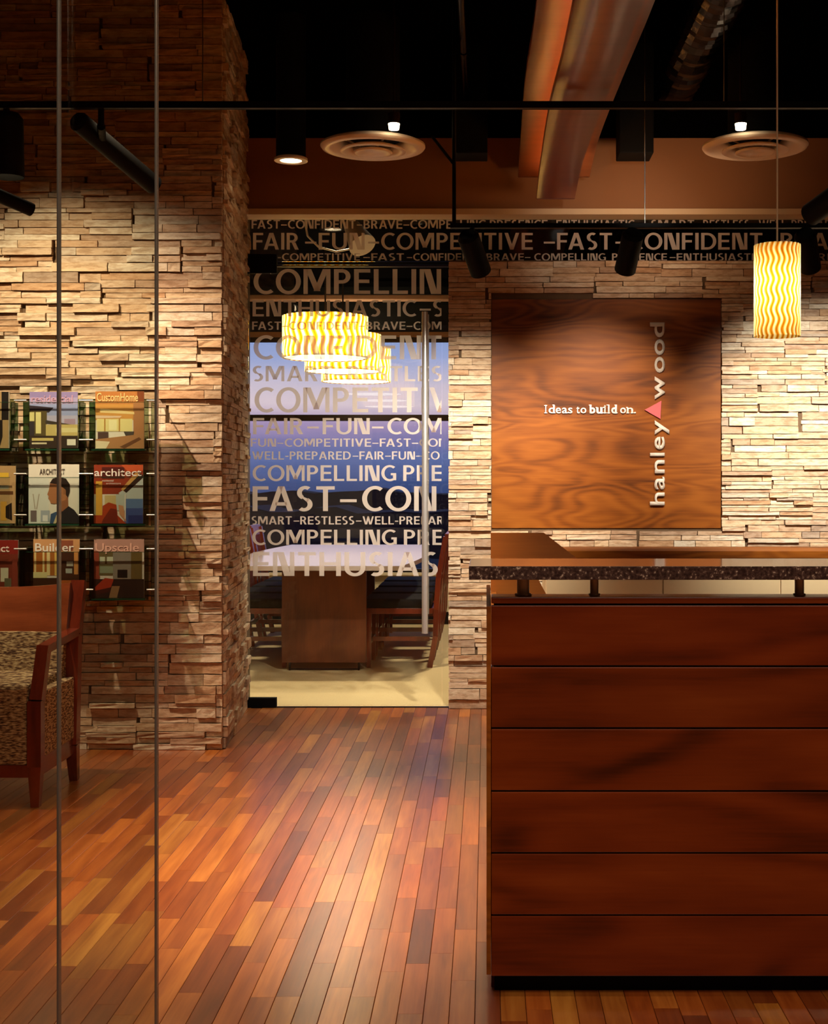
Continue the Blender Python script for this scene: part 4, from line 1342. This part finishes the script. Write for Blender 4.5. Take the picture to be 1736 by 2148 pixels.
# ================================================================== MAGAZINE RACK AND MAGAZINES
MY = 6.43     # plane of the magazine covers
mk = thing('magazine_rack', 'clear wall rack of glass pockets with chrome pins on the left stone wall', 'rack', (wx(170, MY), 6.5, wz(1255, MY)))
cols = [(-92, 20), (60, 166), (198, 302)]
rws = [(822, 941, 845), (975, 1098, 1002), (1132, 1254, 1158)]
for ci, (a, b) in enumerate(cols):
    for ri, (t0, t1, tf) in enumerate(rws):
        bm = NB(); box(bm, wx(a - 6, MY), wx(b + 6, MY), MY + .030, MY + .036, wz(t1 + 6, MY), wz(t0 + 14, MY)); link('pocket_back', bm, M['acrylic'], mk)
        bm = NB(); box(bm, wx(a - 4, MY), wx(b + 4, MY), MY - .024, MY - .020, wz(t1 + 3, MY), wz(tf, MY)); pf = link('pocket_front', bm, M['clear_glass'], mk)
        bm = NB(); box(bm, wx(a - 4, MY), wx(b + 4, MY), MY - .0245, MY - .0195, wz(tf, MY) , wz(tf, MY) + .0022); link('front_edge', bm, M['green_edge'], pf)
        bm = NB(); box(bm, wx(a - 4, MY), wx(b + 4, MY), MY - .024, MY + .036, wz(t1 + 4, MY), wz(t1 + 1, MY)); link('ledge', bm, M['green_edge'], mk)
for px in (26, 54, 171, 192, 321):
    for ri, (t0, t1, tf) in enumerate(rws):
        if px < 50: px = (28, 40, 46)[ri]
        bm = NB(); box(bm, wx(px - 1.1, MY), wx(px + 1.1, MY), MY - .03, MY + .06, wz(t1 + 5, MY), wz(t0 + 22, MY)); link('divider', bm, M['green_acrylic'] if px != 321 else M['acrylic'], mk)
for px0, px1 in ((34, 60), (170, 199), (311, 328)):
    for ri, (t0, t1, tf) in enumerate(rws):
        for yy in (t0 + 19, t1 - 18):
            bm = NB(); tube(bm, (wx(px0, MY), MY - .03, wz(yy, MY)), (wx(px1, MY), MY - .03, wz(yy, MY)), .0040, n=12)
            tube(bm, (wx((px0 + px1) / 2, MY), MY - .03, wz(yy, MY)), (wx((px0 + px1) / 2, MY), YL - .04, wz(yy, MY)), .0035, n=8)
            link('pin', bm, M['steel'], mk)


def magazine(x0, x1, y0, y1, label, shapes, texts=(), nudge=0.0):
    """Shapes in cover coordinates 0..1 (x right, y down): (colour, polygon). Texts: (string, x0, x1, ybase, ytop, colour)."""
    X0, X1, Z1, Z0 = wx(x0, MY), wx(x1, MY), wz(y0, MY), wz(y1, MY)
    t = thing('magazine', label, 'magazine', ((X0 + X1) / 2, MY, Z0), 'magazines in the wall rack')
    bm = NB(); box(bm, X0, X1, MY, MY + .006, Z0, Z1, .0008); link('pages', bm, M['paper'], t)
    bm = NB(); mats = []
    for k, (col, poly) in enumerate(shapes):
        m = flat(col)
        if m not in mats: mats.append(m)
        y = MY - .0004 - .00012 * k
        vs = [bm.verts.new((X0 + (X1 - X0) * u, y, Z1 + (Z0 - Z1) * v)) for u, v in poly]
        f = bm.faces.new(vs); f.material_index = mats.index(m)
    y = MY - .0004 - .00012 * (len(shapes) + 2)
    for s, a, b, yb, yt, col in texts:
        m = flat(col)
        if m not in mats: mats.append(m)
        text_to(bm, s, X0 + (X1 - X0) * a, X0 + (X1 - X0) * b, Z1 + (Z0 - Z1) * yb, Z1 + (Z0 - Z1) * yt, y, bold=.01, mi=mats.index(m))
    bmesh.ops.recalc_face_normals(bm, faces=bm.faces)
    link('cover_print', bm, mats, t, fix=False)


def rc(a, b, c, d): return [(a, b), (c, b), (c, d), (a, d)]


magazine(62, 163, 822, 940, 'magazine with a flat-roofed house under a lilac sky, top row of the wall rack', [
    ((150, 134, 186), rc(0, 0, 1, .10)), ((176, 164, 206), rc(0, .10, 1, .22)), ((158, 168, 216), rc(0, .22, 1, .42)), ((186, 182, 214), rc(0, .42, 1, .62)),
    ((172, 146, 172), rc(.72, .48, .95, .60)),
    ((54, 44, 54), [(0, .24), (.50, .28), (.40, .37), (0, .34)]), ((96, 82, 48), rc(0, .34, .36, .82)), ((232, 220, 150), rc(.0, .36, .10, .52)), ((238, 226, 158), rc(.13, .36, .24, .74)),
    ((60, 52, 56), rc(0, .53, .10, .84)), ((66, 58, 52), [(.33, .50), (1, .60), (1, .66), (.33, .56)]), ((206, 186, 118), rc(.34, .58, 1, .78)), ((226, 214, 156), rc(.55, .64, 1, .72)),
    ((58, 44, 36), rc(0, .78, 1, 1)), ((212, 192, 120), rc(.05, .82, .50, .87)), ((226, 214, 180), rc(.05, .90, .36, .93)), ((232, 228, 214), rc(.78, .84, .96, .95))],
    [('residential', .04, .9, .19, .06, (206, 160, 186))])
magazine(200, 302, 821, 941, 'magazine with a warm golden kitchen interior, top row of the wall rack', [
    ((190, 122, 62), rc(0, 0, 1, .22)), ((128, 66, 30), rc(.86, 0, 1, .18)), ((214, 154, 78), rc(0, .22, .8, .5)), ((176, 122, 78), rc(.78, .20, 1, .85)),
    ((240, 212, 148), [(.1, .30), (.8, .36), (.8, .40), (.1, .37)]), ((236, 206, 176), [(0, .42), (.55, .43), (.5, .46), (0, .47)]),
    ((232, 218, 150), rc(.03, .48, .76, .70)), ((186, 140, 70), rc(.18, .48, .21, .70)), ((186, 140, 70), rc(.48, .48, .51, .70)), ((244, 236, 184), rc(.28, .5, .44, .68)),
    ((86, 62, 56), rc(.05, .71, .27, .85)), ((74, 66, 60), [(.58, .70), (.80, .70), (.78, .77), (.62, .77)]), ((176, 126, 82), [(.0, .84), (1, .74), (1, 1), (0, 1)]),
    ((228, 212, 176), [(0, .86), (.3, .88), (.22, 1), (0, 1)]), ((110, 70, 42), [(.5, .97), (.9, .80), (.95, .84), (.6, 1)])],
    [('CustomHome', .03, .88, .17, .03, (244, 208, 140))])
magazine(60, 166, 974, 1098, 'white magazine cover showing a man in profile, middle row of the wall rack', [
    ((232, 226, 212), rc(0, 0, 1, 1)), ((214, 214, 204), rc(0, .22, 1, .24)), ((222, 224, 216), rc(0, .24, .4, 1)), ((196, 198, 190), rc(.07, .34, .22, .35)), ((196, 198, 190), rc(.07, .38, .2, .39)),
    ((178, 168, 152), [(.08, .5), (.10, .5), (.14, .76), (.12, .76)]), ((178, 168, 152), [(.2, .5), (.22, .5), (.17, .76), (.15, .76)]), ((120, 104, 104), rc(.04, .78, .16, .97)), ((170, 180, 190), rc(.24, .78, .42, .97)),
    ((226, 226, 226), rc(.28, .86, .38, .97)),
    ((34, 32, 36), [(.46, 1), (.56, .82), (.68, .76), (.78, .70), (.90, .77), (1, .88), (1, 1)]), ((58, 84, 118), [(.42, 1), (.44, .84), (.55, .80), (.58, .84), (.5, 1)]), ((202, 184, 142), [(.49, 1), (.56, .84), (.62, .80), (.6, .9), (.54, 1)]),
    ((150, 96, 64), [(.62, .64), (.78, .54), (.79, .71), (.68, .79), (.60, .82)]),
    ((178, 118, 78), [(.43, .30), (.40, .44), (.37, .51), (.40, .54), (.39, .58), (.42, .61), (.44, .66), (.52, .67), (.62, .64), (.74, .60), (.79, .44), (.72, .32), (.56, .26)]),
    ((42, 30, 26), [(.42, .32), (.48, .24), (.60, .21), (.74, .24), (.82, .34), (.82, .46), (.78, .56), (.74, .52), (.72, .42), (.66, .38), (.60, .34), (.50, .33)]),
    ((150, 98, 64), rc(.69, .43, .74, .51))],
    [('ARCHITECT', .22, .72, .17, .08, (70, 58, 50))])
magazine(197, 300, 975, 1098, 'orange and blue magazine cover of a sunlit terrace, middle row of the wall rack', [
    ((150, 56, 30), rc(0, 0, 1, .5)), ((84, 26, 20), rc(.16, .04, .62, .24)), ((206, 92, 50), [(.55, 0), (1, 0), (1, .1), (.7, .12)]), ((196, 206, 202), [(1, .22), (1, .60), (.62, .60), (.5, .48)]),
    ((206, 158, 86), [(.55, .42), (.86, .12), (.95, .14), (.62, .46)]), ((52, 30, 22), [(.60, .44), (.95, .15), (1, .18), (1, .22), (.66, .48)]),
    ((96, 128, 176), rc(.62, .58, 1, .74)), ((62, 84, 148), rc(.62, .74, 1, 1)), ((40, 52, 116), rc(.7, .86, 1, 1)), ((222, 168, 62), rc(.04, .28, .17, .86)), ((206, 186, 128), rc(.22, .52, .45, .70)), ((190, 200, 190), rc(.45, .5, .63, .78)),
    ((176, 64, 26), [(.18, .70), (.30, .64), (.46, .68), (.48, .86), (.66, 1), (0, 1), (0, .86), (.17, .86)]), ((122, 38, 20), [(.18, .94), (.34, .74), (.46, .76), (.50, 1), (.16, 1)]), ((206, 150, 110), [(.50, .68), (.60, .70), (.66, .98), (.52, .84)]),
    ((236, 232, 220), rc(.63, .5, .65, .92))],
    [('architect', .01, .97, .19, .07, (246, 236, 230)), ('residential', .17, .40, .285, .255, (236, 220, 210)), ('architecture', .25, .55, .33, .30, (236, 220, 210))])
magazine(70, 167, 1131, 1254, 'magazine with golden shelves and pale title, bottom row of the wall rack behind the armchair', [
    ((214, 160, 108), rc(0, 0, 1, .22)), ((150, 84, 58), rc(.58, .02, .86, .2)), ((176, 104, 40), rc(0, .22, .55, .62)), ((232, 206, 140), rc(.02, .22, .06, .62)), ((236, 214, 150), rc(.2, .22, .24, .62)), ((236, 214, 150), rc(.29, .22, .36, .62)), ((226, 190, 100), rc(.46, .22, .52, .62)),
    ((74, 40, 22), rc(.55, .22, 1, .7)), ((220, 150, 80), rc(.88, .22, .97, .6)), ((190, 186, 170), rc(.72, .38, .86, .46)), ((186, 190, 180), rc(.70, .50, .84, .58)), ((222, 212, 150), rc(0, .56, .30, .68)), ((62, 34, 16), rc(0, .66, 1, .80)), ((184, 96, 40), rc(.6, .70, 1, 1)), ((90, 52, 28), rc(0, .8, .6, 1))],
    [('Builder', .04, .88, .205, .07, (250, 244, 232))])
magazine(197, 302, 1131, 1254, 'magazine with a red lounge chair by a grey hearth, bottom row of the wall rack', [
    ((196, 152, 138), rc(0, 0, 1, .22)), ((158, 72, 48), rc(0, .2, .12, .7)), ((112, 98, 60), rc(.10, .22, .40, .62)), ((206, 214, 186), rc(.12, .30, .22, .42)), ((206, 214, 186), rc(.26, .30, .38, .42)), ((150, 160, 132), rc(.12, .46, .38, .58)), ((146, 136, 124), rc(.38, .22, .74, .70)),
    ((20, 14, 14), rc(.47, .52, .67, .66)), ((112, 92, 48), rc(.74, .22, .96, .72)), ((46, 24, 18), rc(0, .68, 1, 1)), ((172, 54, 28), [(.02, .82), (.22, .66), (.40, .68), (.34, .82), (.12, .90), (.02, .88)]), ((70, 22, 14), [(.02, .88), (.34, .82), (.3, .9), (.06, .95)]),
    ((150, 112, 76), [(.3, 1), (.36, .8), (.52, .80), (.46, 1)])],
    [('Upscale', .03, .90, .205, .07, (248, 196, 178))])
magazine(-84, 20, 822, 940, 'grey-edged magazine with a dark figure, top row at the edge of the photo', [
    ((170, 140, 96), rc(0, 0, 1, 1)), ((24, 18, 16), rc(.84, 0, .98, .5)), ((24, 18, 16), [(.8, .5), (.86, .5), (.86, .8), (.8, 1)]), ((176, 168, 158), rc(.985, 0, 1, 1)), ((196, 176, 150), rc(0, 0, .8, .2))])
magazine(-72, 33, 977, 1098, 'tan and yellow patterned magazine, middle row at the edge of the photo', [
    ((178, 146, 100), rc(0, 0, 1, 1)), ((220, 180, 60), rc(.68, .12, .86, .2)), ((150, 150, 132), rc(.68, .34, .86, .40)), ((96, 60, 30), rc(.68, .44, .95, .5)), ((200, 150, 60), rc(.7, .62, .82, .95)), ((22, 14, 10), [(.80, .70), (.92, .64), (.93, .95), (.80, .9)])])
magazine(-64, 38, 1133, 1254, 'deep red magazine with a white-ended title, bottom row at the edge of the photo', [
    ((128, 32, 22), rc(0, 0, 1, .24)), ((112, 44, 26), rc(0, .24, 1, 1)), ((206, 198, 170), rc(.64, .48, .80, .72)), ((96, 92, 66), rc(.72, .66, .86, 1))],
    [('architect', .0, .82, .20, .08, (244, 226, 214))])
